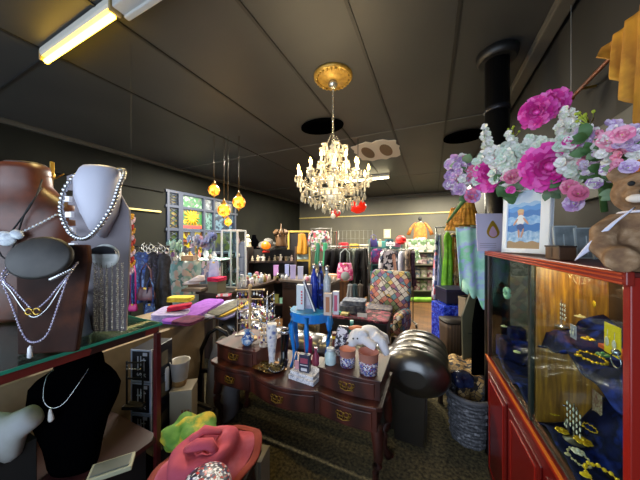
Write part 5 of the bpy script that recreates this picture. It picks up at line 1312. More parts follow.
def rack(lab, P0, P1, z, mat=None):
    P0, P1 = Vector(P0), Vector(P1); P0.z = P1.z = 0; L = (P1-P0).length; a = atan2(P1.y-P0.y, P1.x-P0.x)
    t = E('clothes_rack', lab, 'rack', P0, a); mt = mat or M('7a7a78', .3, .8)
    for x in (0, L):
        b = MB(); b.tube([(x, 0, .08), (x, 0, z)], .012, 8); b.build('post', mt, t)
        b = MB(); b.box((x, 0, .07), (.03, .36, .025)); q = b.build('foot', mt, t, bev=.004)
        for s in (-1, 1): b = MB(); b.lathe([(.028, -.012), (.03, 0), (.028, .012)], 12, (x, s*.16, .03), mat=Matrix.Rotation(pi/2, 4, 'Y')); b.build('caster', BLK, q)
    b = MB(); b.tube([(-.02, 0, z), (L+.02, 0, z)], .012, 8); b.build('rail', mt, t); return t
def ctn(lab, p, w, dp, h, c1, c2=None, rz=None, g=None, lid=True, name='carton'):
    t = E(name, lab, 'box', p, TH if rz is None else rz, g)
    b = MB(); b.box((0, 0, h/2), (w, dp, h)); b.build('box_body', M(c1, .5), t, bev=.003)
    if c2: b = MB(); b.box((0, -dp/2-.001, h*.52), (w*.7, .002, h*.5)); b.build('label', M(c2, .5), t)
    elif lid: b = MB(); b.box((0, 0, h-.012), (w+.006, dp+.006, .024)); b.build('box_lid', M(c1, .4), t, bev=.002)
    return t
def LT(name, lab, cat, p, prof, c, g=None, n=16, cap=None):
    t = E(name, lab, cat, p, 0, g); b = MB(); b.lathe(prof, n); b.build('body', c if not isinstance(c, str) else M(c, .3), t)
    if cap:
        r, z = prof[-1]; b = MB(); b.lathe([(max(.006, r*1.05), z-.002), (max(.006, r*1.05), z+.012), (max(.003, r*.6), z+.02)], 12); b.build('cap', M(cap, .3), t)
    return t
def jarp(r, h): return [(r*.85, 0), (r, h*.1), (r, h*.75), (r*.7, h*.88), (r*.7, h)]
def vasep(r, h): return [(r*.5, 0), (r*.6, h*.05), (r, h*.4), (r*.8, h*.65), (r*.35, h*.85), (r*.5, h)]
def botp(r, h): return [(r*.9, 0), (r, h*.05), (r, h*.6), (r*.35, h*.78), (r*.35, h)]
def bowlp(r, h): return [(r*.4, 0), (r*.45, h*.1), (r*.9, h*.7), (r, h), (r*.92, h), (r*.5, h*.3), (0, h*.22)]
def figurine(lab, p, h, c, g=None, rz=None, c2=None):
    t = E('figurine', lab, 'figurine', p, TH if rz is None else rz, g); m = M(c, .5, bump=.2, sc=60)
    b = MB(); b.loft([(0, 0, 0, .26*h, .2*h), (.05*h, 0, 0, .27*h, .21*h), (.3*h, 0, 0, .2*h, .16*h), (.5*h, .01*h, 0, .17*h, .13*h), (.66*h, 0, 0, .11*h, .09*h), (.7*h, 0, 0, .06*h, .06*h)], 12)
    b.ell((0, -.01*h, .82*h), (.13*h, .12*h, .14*h), 10, 8); 
    for s in (-1, 1): b.tube([(s*.13*h, 0, .58*h), (s*.22*h, -.08*h, .42*h), (s*.1*h, -.18*h, .36*h)], [.06*h, .05*h, .04*h], 6)
    b.build('body', m, t); b = MB(); b.lathe([(.3*h, -.0), (.3*h, .03*h), (.27*h, .04*h)], 14); b.build('base', M(c2 or '5a4632', .5), t); return t

# ================================================================= left: scarves and bags on a rack
PAIS = M('88c0bc', .8, pat='cells', cols=('d8e8e4', 'a8d0cc', '6a9894', 'dcc8c0', 'c4e0dc', 'e4ecea'), sc=15, bump=.1)
PAIS2 = M('8a90c0', .8, pat='cells', cols=('b8bcd8', 'a89aa8', 'd8ccd8', '68884a', '7a98b8'), sc=13, bump=.1)
rack('dark rail carrying blue scarves and bags beyond the white bust', at(130, 300, 3.05), at(168, 300, 3.05), 1.52, BLK)
BL1 = M('2a4a98', .7, pat='noise', cols=('5a8ad0', '14244e'), sc=22, bump=.2)
for i, (px, w, h, c, k, lab) in enumerate(((139, .16, .62, BL1, 'scarf', 'bright blue patterned scarf on the dark rail'), (146, .2, .55, M('3a62b8', .7, pat='noise', cols=('88a8e0', '1a2c60'), sc=18, bump=.2), 'scarf', 'cornflower blue crinkled scarf on the dark rail'),
    (153, .18, .78, M('181c34', .7, pat='noise', cols=('48486a', '0c0e1c'), sc=30, bump=.2), 'scarf', 'navy speckled scarf on the dark rail'), (158, .2, .8, M('3a2c58', .7, pat='noise', cols=('8878a8', '18142c'), sc=26, bump=.2), 'scarf', 'plum and navy printed scarf on the dark rail'),
    (164, .2, .85, M('0c0e18', .7, pat='noise', cols=('2a3040',), sc=20, bump=.2), 'dress', 'long black dress at the end of the dark rail'))):
    garment(lab, px, 249, 3.0+.03*(i % 2), w, h, c, k, rz=TH+.5)
def handbag(lab, p, w, h, mat, strap=.2, rz=None, name='handbag', trim=None):
    t = E(name, lab, 'bag', p, TH if rz is None else rz)
    b = MB(); b.loft([(0, 0, 0, w*.46, w*.16), (.02, 0, 0, w*.5, w*.18), (h*.5, 0, 0, w*.5, w*.17), (h*.92, 0, 0, w*.42, w*.08), (h, 0, 0, w*.4, w*.04)], 20, p=3.5); b.build('body', mat, t)
    b = MB(); b.tube([(-w*.32, 0, h*.95), (-w*.28, 0, h+strap*.7), (0, 0, h+strap), (w*.28, 0, h+strap*.7), (w*.32, 0, h*.95)], .008, 6); b.build('strap', trim or mat, t)
    b = MB(); b.box((0, -w*.09, h*.93), (w*.2, .012, .02)); b.build('clasp', GOLD, t); return t
handbag('brown mauve leather handbag hanging below the blue scarves', at(146, 300, 2.88), .2, .15, M('4a3038', .4, pat='noise', cols=('6a4450',), sc=9), .28)
handbag('small hot pink purse hanging lowest under the blue scarves', at(133, 311, 2.8), .1, .08, M('b82078', .5), .5)
handbag('deep blue fringed pouch hanging at the bottom of the blue scarves', at(150, 318, 2.85), .12, .17, BL1, .3)
for i in range(9):
    px = 142+3.1*i; p = at(px, 247+2*(i % 3), 2.92); b = MB(); b.tube([(.02*cos(a*pi/6), .004, .03*sin(a*pi/6)) for a in range(12)], .004, 5, closed=True); b.tube([(0, 0, .03), (0, .03, .05)], .002, 4)
    tag(b.build('bangle', M('c8ccd0', .3, .5), loc=p, rot=(0, 0, i*.5)), 'silver bangle strung along the top of the dark scarf rail', 'bangle', 'silver bangles on the scarf rail')
# paisley draped tall table with goods
q0 = at(185, 262, 3.55); TZ2 = 1.30
t = E('display_table', 'tall display table under pale aqua paisley and lilac floral drapes', 'table', (q0.x, q0.y+.1, 0), TH)
b = MB(); b.box((.05, .12, TZ2-.02), (.86, .40, .03)); b.build('table_top', DKW, t)
for sx in (-.34, .44):
    for sy in (-.05, .29): b = MB(); b.box((sx, sy, .63), (.04, .04, 1.26)); b.build('leg', DKW, t)
def drape(x0, x1, z0, z1, y, name, m, par):
    b = MB(); b.grid(lambda u, v: Vector((x0+(x1-x0)*u, y-.018*sin(u*23)-.04*v+.01*sin(v*7+u*5), z0+(z1-z0)*v+.02*sin(u*9)*v)), 40, 14); b.build(name, m, par, solid=.004)
drape(-.38, .20, TZ2+.0, .60, -.10, 'aqua_drape', PAIS, t); drape(.2, .48, TZ2, .68, -.10, 'lilac_drape', PAIS2, t)
b = MB(); b.box((.05, .11, TZ2+.004), (.88, .44, .012)); b.build('table_cover', PAIS, t)
def on(px, d, z): p = at(px, 250, d); p.z = z; return p
Z2 = TZ2+.012
def posy(lab, p, r, cols, cat='flowers', n=9, seed=1, stem=.1):
    t = E('flower_bunch', lab, cat, p); rr = random.Random(seed)
    b = MB(); b.lathe(vasep(.035, .08), 12); b.build('vase', M('b8b0a8', .3), t)
    for k in range(n):
        c = Vector((rr.uniform(-r, r), rr.uniform(-r*.5, r*.5), .08+stem*.5+rr.random()*r*1.4)); b = MB()
        petalflower(b, c, r*.55, Vector((rr.uniform(-.5, .5), -1, rr.uniform(0, .8))), SML, seed=k); b.tube([(0, 0, .06), c], .003, 4, 2)
        m1 = cols[k % len(cols)]; b.build('bloom', [m1, m1, LF2], t)
    return t
posy('bunch of pale aqua artificial flowers on the paisley covered table', on(176, 3.52, Z2), .09, [PAQ, M('94b8b4', .6)], seed=3)
posy('bunch of pink and lilac artificial flowers on the paisley covered table', on(197, 3.52, Z2), .10, [M('c8a8b8', .6), M('a8acc8', .6), M('a8b4dc', .6)], seed=5, stem=.2)
posy('tall lavender artificial flower spray above the lilac drape', on(210, 3.55, Z2), .12, [M('a0a8cc', .6), M('8a98c8', .6)], seed=8, n=12, stem=.2)
posy('small grey lilac posy between the aqua and pink bunches', on(187, 3.62, Z2), .06, [M('8a8498', .6)], seed=9, n=7, stem=.06)
ctn('tan flat box on the paisley covered table', on(189, 3.42, Z2), .17, .1, .07, 'b09070', 'c8a888')
ctn('pale grey trinket box at the near corner of the paisley table', on(170, 3.4, Z2), .14, .1, .05, 'a0a4ac')
for i, px in enumerate((163, 166, 172, 175, 179)):
    LT('glass_ornament', 'small clear glass ornament along the front of the paisley table', 'ornament', on(px, 3.36+.02*i, Z2), vasep(.02, .05), M('b8c4cc', .15), 'glass ornaments on the paisley table')
handbag('lavender cloth shoulder bag hanging at the corner of the paisley table', on(214, 3.3, 1.02), .14, .3, M('9aa4dc', .7, pat='noise', cols=('c8ccf0',), sc=14), .02)
b = None
for i, (px, py) in enumerate(((191, 284), (197, 281))):
    p = at(px, py, 3.23); t = E('shoe', ('white' if i == 0 else 'blush white')+' pointed slipper shoe '+('lying lower' if i == 0 else 'stacked upper')+' in front of the lilac drape', 'shoe', p, TH+.4)
    b = MB(); b.loft([(0, 0, 0, .10, .035), (.015, 0, 0, .10, .036), (.04, .02, 0, .075, .03), (.07, .05, 0, .04, .028)], 16); b.build('upper', M('d8d0d8', .5), t); b = MB(); b.slab([(.10*cos(a*pi/8), .034*sin(a*pi/8)) for a in range(16)], -.008, 0); b.build('sole', M('8a6a4a', .5), t)
p = at(193, 288, 3.26); b = MB(); b.box((0, 0, -.02), (.26, .2, .03)); b.box((0, .08, .0), (.26, .03, .06)); tag(b.build('wall_bracket', M('6a5a4c', .6), loc=p+Vector((0, .03, -.0)), rot=(0, 0, TH), bev=.003), 'small brown shelf ledge holding the white slipper shoes', 'shelf')

# ================================================================= dark counters in the middle of the shop
ZC = .9
t = E('shop_counter', 'dark wooden counter running back from the purple cloth heap', 'counter', (0, 0, 0))
b = MB(); b.box((-2.71, 2.95, ZC-.02), (.48, 1.22, .04)); b.build('counter_top', M('3a2c24', .4), t, bev=.004)
b = MB(); b.box((-2.71, 2.95, .43), (.42, 1.16, .86)); b.build('counter_body', DKW, t)
b = MB()
for k in range(3): b.box((-2.495, 2.55+.33*k, .45), (.012, .28, .68))
b.build('side_panel', M('24160f', .4), t, bev=.004)
t = E('shop_counter', 'dark wooden counter facing the sofa with lilac boxes on it', 'counter', (0, 0, 0))
b = MB(); b.box((-1.93, 3.83, ZC), (.96, .5, .04)); b.build('counter_top', M('5a5048', .4), t, bev=.004)
b = MB(); b.box((-1.93, 3.84, .44), (.9, .44, .86)); b.build('counter_body', DKW, t)
b = MB()
for k in range(3): b.box((-2.22+.29*k, 3.615, .45), (.25, .012, .66))
b.build('front_panel', M('2a1a12', .4), t, bev=.004)
def onA(px, z=ZC+.001, dx=0):      # on the first counter, X fixed
    p = atX(px, 250, -2.62-dx); return Vector((p.x, p.y, z))
def onB(px, y=3.68, z=ZC+.021): p = atY(px, 250, y); return Vector((p.x, p.y, z))
# white display tower
p = atX(234, 250, -2.72); p.z = ZC
t = E('display_tower', 'white framed glass display tower standing on the dark counter', 'display case', (p.x, p.y, ZC), TH-.25)
WF = M('d4d8de', .4); w, h, dd = .26, .84, .22
for sx in (-1, 1):
    for sy in (-1, 1): b = MB(); b.box((sx*w/2, sy*dd/2, h/2), (.022, .022, h)); b.build('post', WF, t, bev=.002)
b = MB()
for z in (.01, h):
    b.box((0, -dd/2, z), (w, .02, .022)); b.box((0, dd/2, z), (w, .02, .022)); b.box((-w/2, 0, z), (.02, dd, .022)); b.box((w/2, 0, z), (.02, dd, .022))
b.box((.02, -dd/2, h/2), (.016, .014, h)); b.build('frame', WF, t, bev=.002)
for z in (.012, .22, .44, .64): b = MB(); b.box((0, 0, z), (w-.02, dd-.02, .006)); b.build('glass_shelf', M('c8d8e0', glass=.7), t)
b = MB(); b.box((0, -dd/2, h/2), (w-.03, .003, h-.02)); b.build('glass_door', GLS, t)
RT = Matrix.Translation((p.x, p.y, ZC)) @ Matrix.Rotation(TH-.25, 4, 'Z')
cs = ['b8c0cc', '8a98a8', 'd8dce4', 'a08898', 'c8b0a0', '6a7a8a']; pr = [vasep(.022, .09), jarp(.02, .06), botp(.016, .11), bowlp(.03, .04)]
wn = ['vase', 'jar', 'bottle', 'bowl']; lv = ['bottom shelf', 'second shelf', 'third shelf', 'top shelf']
for li, z in enumerate((.016, .224, .444, .644)):
    for k in range(4):
        o = (k+li) % 4; cc = ['silver grey', 'slate blue', 'frosted white', 'mauve', 'tan', 'steel'][(k*2+li) % 6]
        LT(wn[o], f'{cc} small {wn[o]} on the {lv[li]} of the white display tower', wn[o], RT @ Vector((-.09+.06*k, .02*(-1)**k, z)), pr[o], M(cs[(k*2+li) % 6], .25, .2), 'small goods in the white display tower')
# goods on first counter
foldc('crimson cloth folded beside the white display tower', onA(217, ZC+.16, -.02), (.18, .2, .05), 'a81440', 'c83058', (0, 0, .1), g='goods on the dark counter')
ctn('khaki woven box under the crimson cloth on the counter', onA(217), .17, .15, .155, '6a6450', None, 0, 'goods on the dark counter')
t = E('fabric_bin', 'dusty pink fabric bin hanging with white tags at the end of the counter', 'bin', at(224, 305, 2.95), TH+.1)
b = MB(); b.lathe([(.085, 0), (.10, .12), (.105, .12), (.095, .11), (.08, .01)], 4, mat=Matrix.Rotation(pi/4, 4, 'Z')); b.build('bin_wall', M('b04a60', .8, bump=.2, sc=40), t); b = MB()
for x in (-.04, .02, .05): b.box((x, -.065, .13), (.03, .004, .035))
b.build('tags', WHT, t)
def many(lst):
    for (fn, px, lab, cat, prof, c, cap) in lst: LT(cat, lab, cat, fn, prof, c, 'goods on the dark counter', cap=cap)
ctn('teal green box on the counter behind the display tower', onA(241, ZC+.001, .18), .11, .1, .10, '3a8a78', None, .2)
ctn('mint box beside the teal green one on the counter', onA(247, ZC+.001, .1), .08, .08, .09, '88c0a8', None, .1)
ctn('bright red flat box on the counter beyond the display tower', onA(256, ZC+.06, .05), .12, .09, .035, 'c83a28', None, .2)
ctn('white box under the bright red flat box', onA(256, ZC+.001, .05), .12, .09, .055, 'c8ccd0', None, .2)
LT('pot', 'white porcelain pot near the red flat box on the counter', 'pot', onA(262, ZC+.001, -.05), jarp(.035, .11), M('d8dce0', .3), cap='d8dce0')
k = 0
for px, c, kd, nm in ((240, 'a0a8b8', 'bottle', 'grey blue'), (244, 'd0d0d8', 'jar', 'milk white'), (248, '6a5a68', 'bottle', 'dusky purple'), (252, 'c0b8c8', 'jar', 'pale lilac'), (257, 'e0dcd8', 'bottle', 'cream'), (261, '8890a0', 'jar', 'slate grey'), (265, '7a6a30', 'bottle', 'olive gold'), (269, 'b8a8a0', 'jar', 'beige')):
    LT(kd, f'{nm} {kd} along the front edge of the dark counter', kd, onA(px, ZC+.001, -.10), botp(.022, .13) if kd == 'bottle' else jarp(.028, .09), M(c, .25), 'bottles and jars along the counter edge', cap='c8c8c8' if k % 2 else '8a7a50'); k += 1
# goods on the second counter
for px, w, h, c, lab, y in ((276, .085, .20, 'b888c8', 'mauve tall box on the counter facing the sofa', 3.9), (287, .07, .22, '9aa4d8', 'periwinkle tall box at the back of the lilac boxes', 3.95), (293, .09, .24, 'b0a8dc', 'lilac tall box, largest of the row on the counter', 3.72), (300.5, .09, .22, 'b8bce0', 'pale lavender tall box beside the largest lilac one', 3.76)):
    ctn(lab, onB(px, y), w, .05, h, c, None, TH, 'lilac boxes on the counter')
LT('bowl', 'black glazed bowl in front of the lilac boxes', 'bowl', onB(281, 3.66), bowlp(.09, .08), M('10141a', .2))
figurine('cream seated bear figurine at the end of the counter', onB(315, 3.85, ZC+.12), .16, 'c8b898', c2='a89878')
ctn('grey stone block under the cream bear figurine', onB(316, 3.85), .16, .12, .115, '8a8a8c', None, TH)
for i, (px, c, kd, nm, s) in enumerate(((306, 'd0d8dc', 'v', 'frosted glass vase', 1), (310, 'a8b8c0', 'j', 'pale grey glass jar', 1), (314, '8aa8b8', 'b', 'ice blue glass bottle', 1.1), (318, 'dce4e8', 'v', 'clear glass vase', 1.2), (322, '98b0b8', 'j', 'sea grey glass jar', 1), (326, 'c8d0d4', 'b', 'smoky white bottle', 1.15), (330, 'b0bcc0', 'v', 'silver grey vase', 1), (334, 'd8c8b8', 'j', 'peach tinted jar', 1))):
    LT({'v': 'vase', 'j': 'jar', 'b': 'bottle'}[kd], f'{nm} among the glassware at the end of the counter', {'v': 'vase', 'j': 'jar', 'b': 'bottle'}[kd], onB(px, 3.66+.04*(i % 2)), {'v': vasep(.03, .1*s), 'j': jarp(.03, .08*s), 'b': botp(.024, .13*s)}[kd], M(c, .12, .2), 'glassware on the counter')
foldc('peach cloth laid over the glassware end of the counter', onB(331, 3.85), (.2, .14, .1), 'c89878', 'e0b898', (0, 0, .2), g=None)
t = E('wicker_basket', 'dark olive wicker basket of potted greenery between the counters and the sofa', 'basket', (-1.62, 3.05, 0)); 
b = MB(); b.lathe([(.15, 0), (.19, .2), (.21, .5), (.19, .5), (.15, .1), (0, .08)], 20); b.build('basket_wall', M('3a3018', .7, pat='cells', cols=('5a4a28', '2a2412'), sc=30, bump=.4), t)
b = MB(); rr = random.Random(4)
for k in range(40):
    a = rr.random()*6.3; L = rr.uniform(.12, .3); c = Vector((.08*cos(a), .08*sin(a), .48)); dv = Vector((cos(a)*.7, sin(a)*.7, .9))
    leaf(b, c, L, dv, .16)
b.build('leaves', M('283820', .6, pat='noise', cols=('4a5a30', '6a6040'), sc=14), t)
ctn('brown wooden crate beyond the blue side table', at(312, 318, 3.3)*1, .3, .25, .2, '5a3820', None, TH) .location.z = .0
t = E('display_pedestal', 'orange brown wooden pedestal under the black clothes rail', 'pedestal', (at(338, 300, 4.65).x, at(338, 300, 4.65).y, 0), TH)
b = MB(); b.box((0, 0, .42), (.34, .25, .8)); b.build('pedestal_body', MIDW, t, bev=.004); b = MB(); b.box((0, 0, .83), (.38, .28, .03)); b.build('pedestal_top', MIDW, t, bev=.004)
# back shelf with figurines
ZD = 1.17
s0, s1 = at(246, 260, 4.9), at(290, 260, 4.9); mid = (s0+s1)/2; WS = (Vector((s1.x-s0.x, s1.y-s0.y))).length+.06
t = E('shelf_unit', 'dark open shelf unit holding rows of pale figurines', 'shelf', (mid.x, mid.y+.15, 0), TH)
for z in (.3, .75, ZD-.015, 1.46): b = MB(); b.box((0, .05, z), (WS if z < 1.4 else WS*.62, .34, .03)); b.build('shelf_board', DKW, t)
b = MB(); b.box((0, .22, .7), (WS, .02, 1.4)); b.build('back_board', M('100c0a', .6), t)
for s in (-1, 1): b = MB(); b.box((s*WS/2, .05, .73), (.03, .34, 1.46)); b.build('upright', DKW, t)
RS = Matrix.Translation((mid.x, mid.y+.15, 0)) @ Matrix.Rotation(TH, 4, 'Z'); WSS = WS
FC = [('d8ccb0', 'cream'), ('b8a888', 'sand coloured'), ('e0dcd0', 'ivory'), ('8a7a60', 'umber'), ('c8b898', 'straw coloured'), ('d0c8c0', 'chalk white'), ('a89068', 'honey brown'), ('c0a8a0', 'rosy beige')]
for i in range(8):
    figurine(f'{FC[i][1]} small figurine in the front row of the dark shelf unit', RS @ Vector((-WS/2+.07+i*(WS-.14)/7, -.04, ZD)), .11+.02*(i % 3), FC[i][0], 'figurines on the dark shelf unit')
for i, (x, c, nm) in enumerate(((-.25, 'd8d8d8', 'striped black and white'), (.12, 'c8b898', 'wide straw coloured'), (.3, 'd8d0b8', 'pale shell'))):
    LT('dish', f'{nm} dish behind the figurines on the dark shelf unit', 'dish', RS @ Vector((x, .12, ZD)), bowlp(.07, .08), M(c, .5, pat='stripe', cols=('2a2a2a' if i == 0 else c,), sc=9))
for i in range(8):
    c, nm = FC[(i*3) % 8]; x = -WS/2+.08+i*(WS-.16)/7
    LT('jar', f'{nm} lidded jar on the middle board of the dark shelf unit', 'jar', RS @ Vector((x, -.03, .766)), jarp(.035, .1+.02*(i % 2)), M(c, .3), 'lidded jars on the dark shelf unit', cap='8a7a50')
p = at(266, 251, 4.75); t = E('salt_lamp', 'glowing orange round lamp on the dark shelf unit', 'lamp', p)
b = MB(); b.ell((0, 0, .10), (.095, .09, .095), 16, 10); b.build('lamp_globe', M('c85004', .4, pat='noise', cols=('d87008',), sc=6, em=.7), t); b = MB(); b.lathe([(.07, -.03), (.075, 0), (.05, .02)], 16); b.build('base', M('a81c10', .4), t)
p = at(268, 243, 4.85); t = E('woven_hat', 'grey woven sun hat resting on the upper board of the dark shelf unit', 'hat', (p.x, p.y, 1.476), TH, rot=(.5, .2, TH))
b = MB(); b.lathe([(.19, .02), (.11, .05), (.10, .06), (.09, .13), (.05, .16), (0, .165)], 24); b.build('hat_body', M('55534e', .8, pat='cells', cols=('6e6c66', '45433e'), sc=40, bump=.3), t)
p = at(281, 237, 4.9); t = E('crown_ornament', 'ornate gold crown shaped ornament above the dark shelf unit', 'ornament', (p.x, p.y, 1.476), TH)
GC = M('5e4226', .5, .3); b = MB(); b.lathe([(.11, 0), (.12, .02), (.10, .1), (.115, .2), (.11, .22)], 16); b.build('crown_band', GC, t)
b = MB()
for k in range(8):
    a = pi/4*k; c, s_ = cos(a), sin(a); b.tube([(.11*c, .11*s_, .2), (.14*c, .14*s_, .28), (.10*c, .1*s_, .34)], [.03, .022, .005], 6)
b.lathe([(.06, .2), (.04, .3), (.012, .36), (.004, .46)], 10); b.build('crown_points', GC, t)
figurine('cream draped figurine left of the grey woven hat', at(248, 255, 4.8)+Vector((0, 0, .0)), .26, 'b8b090', None).location.z = ZD+.31-.02
t = E('dress_mannequin', 'long black dress form standing behind the white display tower', 'mannequin', (at(254, 250, 5.75).x, at(254, 250, 5.75).y, 0), TH)
b = MB(); b.loft([(.02, 0, 0, .25, .22), (.6, 0, 0, .2, .17), (1.0, 0, 0, .15, .12), (1.2, 0, 0, .13, .1), (1.45, 0, 0, .19, .11), (1.58, 0, 0, .1, .08), (1.66, 0, 0, .05, .05), (1.72, 0, 0, .045, .045)], 18); b.build('dress', VELV, t)
# yellow mirror frame
a0, a1 = at(288.5, 240, 5.5), at(309.5, 240, 5.5); W_ = (Vector((a1.x-a0.x, a1.y-a0.y))).length; c = (a0+a1)/2
t = E('standing_frame', 'tall yellow wooden frame with a mustard pleated dress hanging inside', 'frame', (c.x, c.y, .78), TH); H_ = 1.03; YW = M('c8a848', .5)
b = MB()
for x in (-W_/2, W_/2): b.box((x, 0, H_/2), (.04, .04, H_))
for z in (.02, .36, H_-.02): b.box((0, 0, z), (W_, .04, .04))
b.build('frame', YW, t, bev=.003); b = MB(); b.box((0, .025, H_/2), (W_, .01, H_)); b.build('backing', M('1a1612', .4), t)
b = MB(); b.box((0, -.005, .45), (W_-.06, .03, .12)); b.box((W_*.25, -.01, .52), (.13, .03, .2)); b.build('ledge_cloth', M('9ab0ac', .6, pat='noise', cols=('c8dcd8',), sc=12), t)
b = MB(); b.box((0, .0, -.39), (.5, .3, .78)); b.build('plinth', DKW, t)
garment('mustard pleated dress hanging inside the yellow frame', 0, 0, 0, .26, .46, M('b87c10', .6, pat='stripe', cols=('d8a020', '8a4c08'), sc=14), 'skirt', p=Vector((c.x, c.y, 0))+Matrix.Rotation(TH, 3, 'Z') @ Vector((.07, -.055, 0))+Vector((0, 0, 1.78)))
# floral shirt and green skirts on a stand
rack('slim rack with a floral blouse and green skirts beside the yellow frame', at(311, 300, 5.6), at(331, 300, 5.6), 1.86)
FLO = M('c8a8a8', .7, pat='cells', cols=('e0d8d8', 'b84858', '3a4858', 'e0dce0', '6a8a58'), sc=24)
garment('white and red floral blouse on the slim rack', 319, 229, 5.5, .42, .46, FLO, 'shirt')
garment('deep green skirt hanging under the floral blouse', 317.5, 241, 5.45, .12, .48, M('1a6048', .6, pat='stripe', cols=('2c7c60',), sc=12), 'skirt')
garment('bright green long skirt at the end of the slim rack', 325.5, 241, 5.4, .16, .52, M('1f7850', .6, pat='stripe', cols=('309868',), sc=12), 'skirt')
t = E('garment_pole', 'slim dark pole with hanging bead strands beside the green skirts', 'pole', (at(335, 232, 5.66).x, at(335, 232, 5.66).y, 0))
b = MB(); b.lathe([(.012, 0), (.012, 1.78)], 10); b.lathe([(.12, .002), (.12, .02)], 16); b.build('pole_body', BLK, t); b = MB(); b.box((0, -.02, 1.77), (.14, .02, .02)); b.build('cross_arm', BLK, t)
for i, (px, c, nm) in enumerate(((334, '6a5a28', 'olive gold'), (336.5, '8a3a28', 'rust red'))):
    p = at(px, 232, 5.6); t = E('bead_strand', f'{nm} bead strand hanging on the pole beside the green skirts', 'necklace', p)
    b = MB()
    for k in range(32): b.ell((.006*sin(k), 0, -.022*k), .012, 6, 4)
    b.build('beads', M(c, .4), t)
# black clothes rack + bag
rack('clothes rail of black garments behind the trunk', at(328, 300, 4.95), at(368, 300, 4.95), 1.47)
gs = [(331, .9, '101014', 'shirt', 'plain black shirt at the far end of the black rail'), (336, 1.0, '0c0c12', 'coat', 'long black coat on the black rail behind the pink handbag'), (341, .95, '16161c', 'dress', 'charcoal black dress on the black rail'), (347, 1.0, '0a0a10', 'coat', 'jet black jacket on the black rail beside the pink handbag'), (352, .9, '3a3e38', 'shirt', 'olive grey shirt on the black rail'), (356, .98, '6a7268', 'shirt', 'pale sage shirt on the black rail'), (360, 1.0, '1a1c20', 'coat', 'black jacket with pale edge on the black rail'), (364, .96, '0e0e12', 'coat', 'black blazer at the near end of the black rail')]
for i, (px, h, c, k, lab) in enumerate(gs): garment(lab, px, 246.5, 4.9+.02*(i % 2), .40, h, fab(c, c), k, rz=TH+1.05+.05*(i % 3))
PKB = M('d84888', .6, pat='cells', cols=('e878a8', 'c02868', 'f0c8d8'), sc=30)
t = handbag('pink and white patterned handbag with grey straps hanging on the black rail', at(345, 280, 4.6), .30, .32, PKB, .27, trim=M('a8b4b8', .5))
b = MB(); b.ell((0, -.04, .08), (.09, .03, .09), 14, 10); b.build('grey_pocket', M('9aa4a8', .6), t)
for i, (px, h, c, nm) in enumerate(((350, .34, '8a8c90', 'grey'), (355, .3, '3c5058', 'slate'), (360, .36, '56504a', 'taupe'))):
    garment(f'{nm} trousers hanging below the black rail garments', px, 282, 4.5, .16, h+.2, fab(c, c), 'skirt', cat='trousers')
# wire screen shelving at the back
t = E('wire_screen', 'dark wire grid screen standing against the back wall', 'screen', at(355, 230, 6.7).xy.to_3d(), TH*0)
b = MB(); WW = .95
for x in [(-WW/2+WW*k/8) for k in range(9)]: b.tube([(x, 0, .0), (x, 0, 1.86)], .008 if abs(x) > WW/2-.01 else .003, 4)
for z in [.1+.22*k for k in range(9)]: b.tube([(-WW/2, 0, z), (WW/2, 0, z)], .003, 4)
b.build('wire_grid', M('5a5a54', .4, .5), t)
def bshelf(lab, px0, px1, d, zs, col, dep=.35, rz=TH, uprights=True, back=None):
    a0, a1 = at(px0, 240, d), at(px1, 240, d); W = (a1-a0).xy.length; c = (a0+a1)/2
    t = E('shelf_unit', lab, 'shelf', (c.x, c.y, 0), rz)
    m = M(col, .5)
    for z in zs: b = MB(); b.box((0, 0, z-.012), (W, dep, .024)); b.build('shelf_board', m, t)
    if uprights:
        for s in (-1, 1):
            for y in (-1, 1): b = MB(); b.box((s*(W/2-.01), y*(dep/2-.01), max(zs)/2+.1), (.022, .022, max(zs)+.2)); b.build('upright', m, t)
    if back: b = MB(); b.box((0, dep/2, max(zs)/2), (W, .01, max(zs))); b.build('back_board', M(back, .6), t)
    return (Matrix.Translation((c.x, c.y, 0)) @ Matrix.Rotation(rz, 4, 'Z'), W)
def fold_on(ms, x, z, w, h, c, lab, g, c2=None, y=0, dp=.26, pat=None):
    p = ms @ Vector((x, y, z)); return foldc(lab, p, (w, dp, h), c, c2, (0, 0, TH), g, pat)
MS, W = bshelf('grey wire shelf of red yellow and cream folded cloths at the back', 339, 369, 6.0, (.3, .75, 1.15, 1.40), '55554e')
cl = [('c82838', 'scarlet', -.26, .13, .22), ('d8b040', 'golden yellow', -.0, .1, .2), ('d8ccb0', 'cream', .24, .09, .2)]
for c, nm, x, h, w in cl: fold_on(MS, x, 1.40, w, h, c, f'{nm} folded cloth on the top board of the grey wire shelf', 'cloths on the grey wire shelf')
for li, z in enumerate((1.15, .75, .3)):
    for k, (c, nm) in enumerate((('b04050', 'rose red'), ('c8a8b8', 'dusty pink'), ('7a5068', 'plum'), ('a04838', 'brick red'))[:4]):
        nn = ['upper middle', 'lower middle', 'bottom'][li]
        fold_on(MS, -.27+.18*k, z, .165, .12+.03*((k+li) % 3), [c, '6a4858', 'a89aa8'][li] if k % 2 else c, f'{nm} folded cloth on the {nn} board of the grey wire shelf', 'cloths on the grey wire shelf')
MS, W = bshelf('teal painted shelf of blue green clothes at the back', 370, 400, 6.2, (.2, .6, 1.0, 1.42), '2c6468', back='1c3a40')
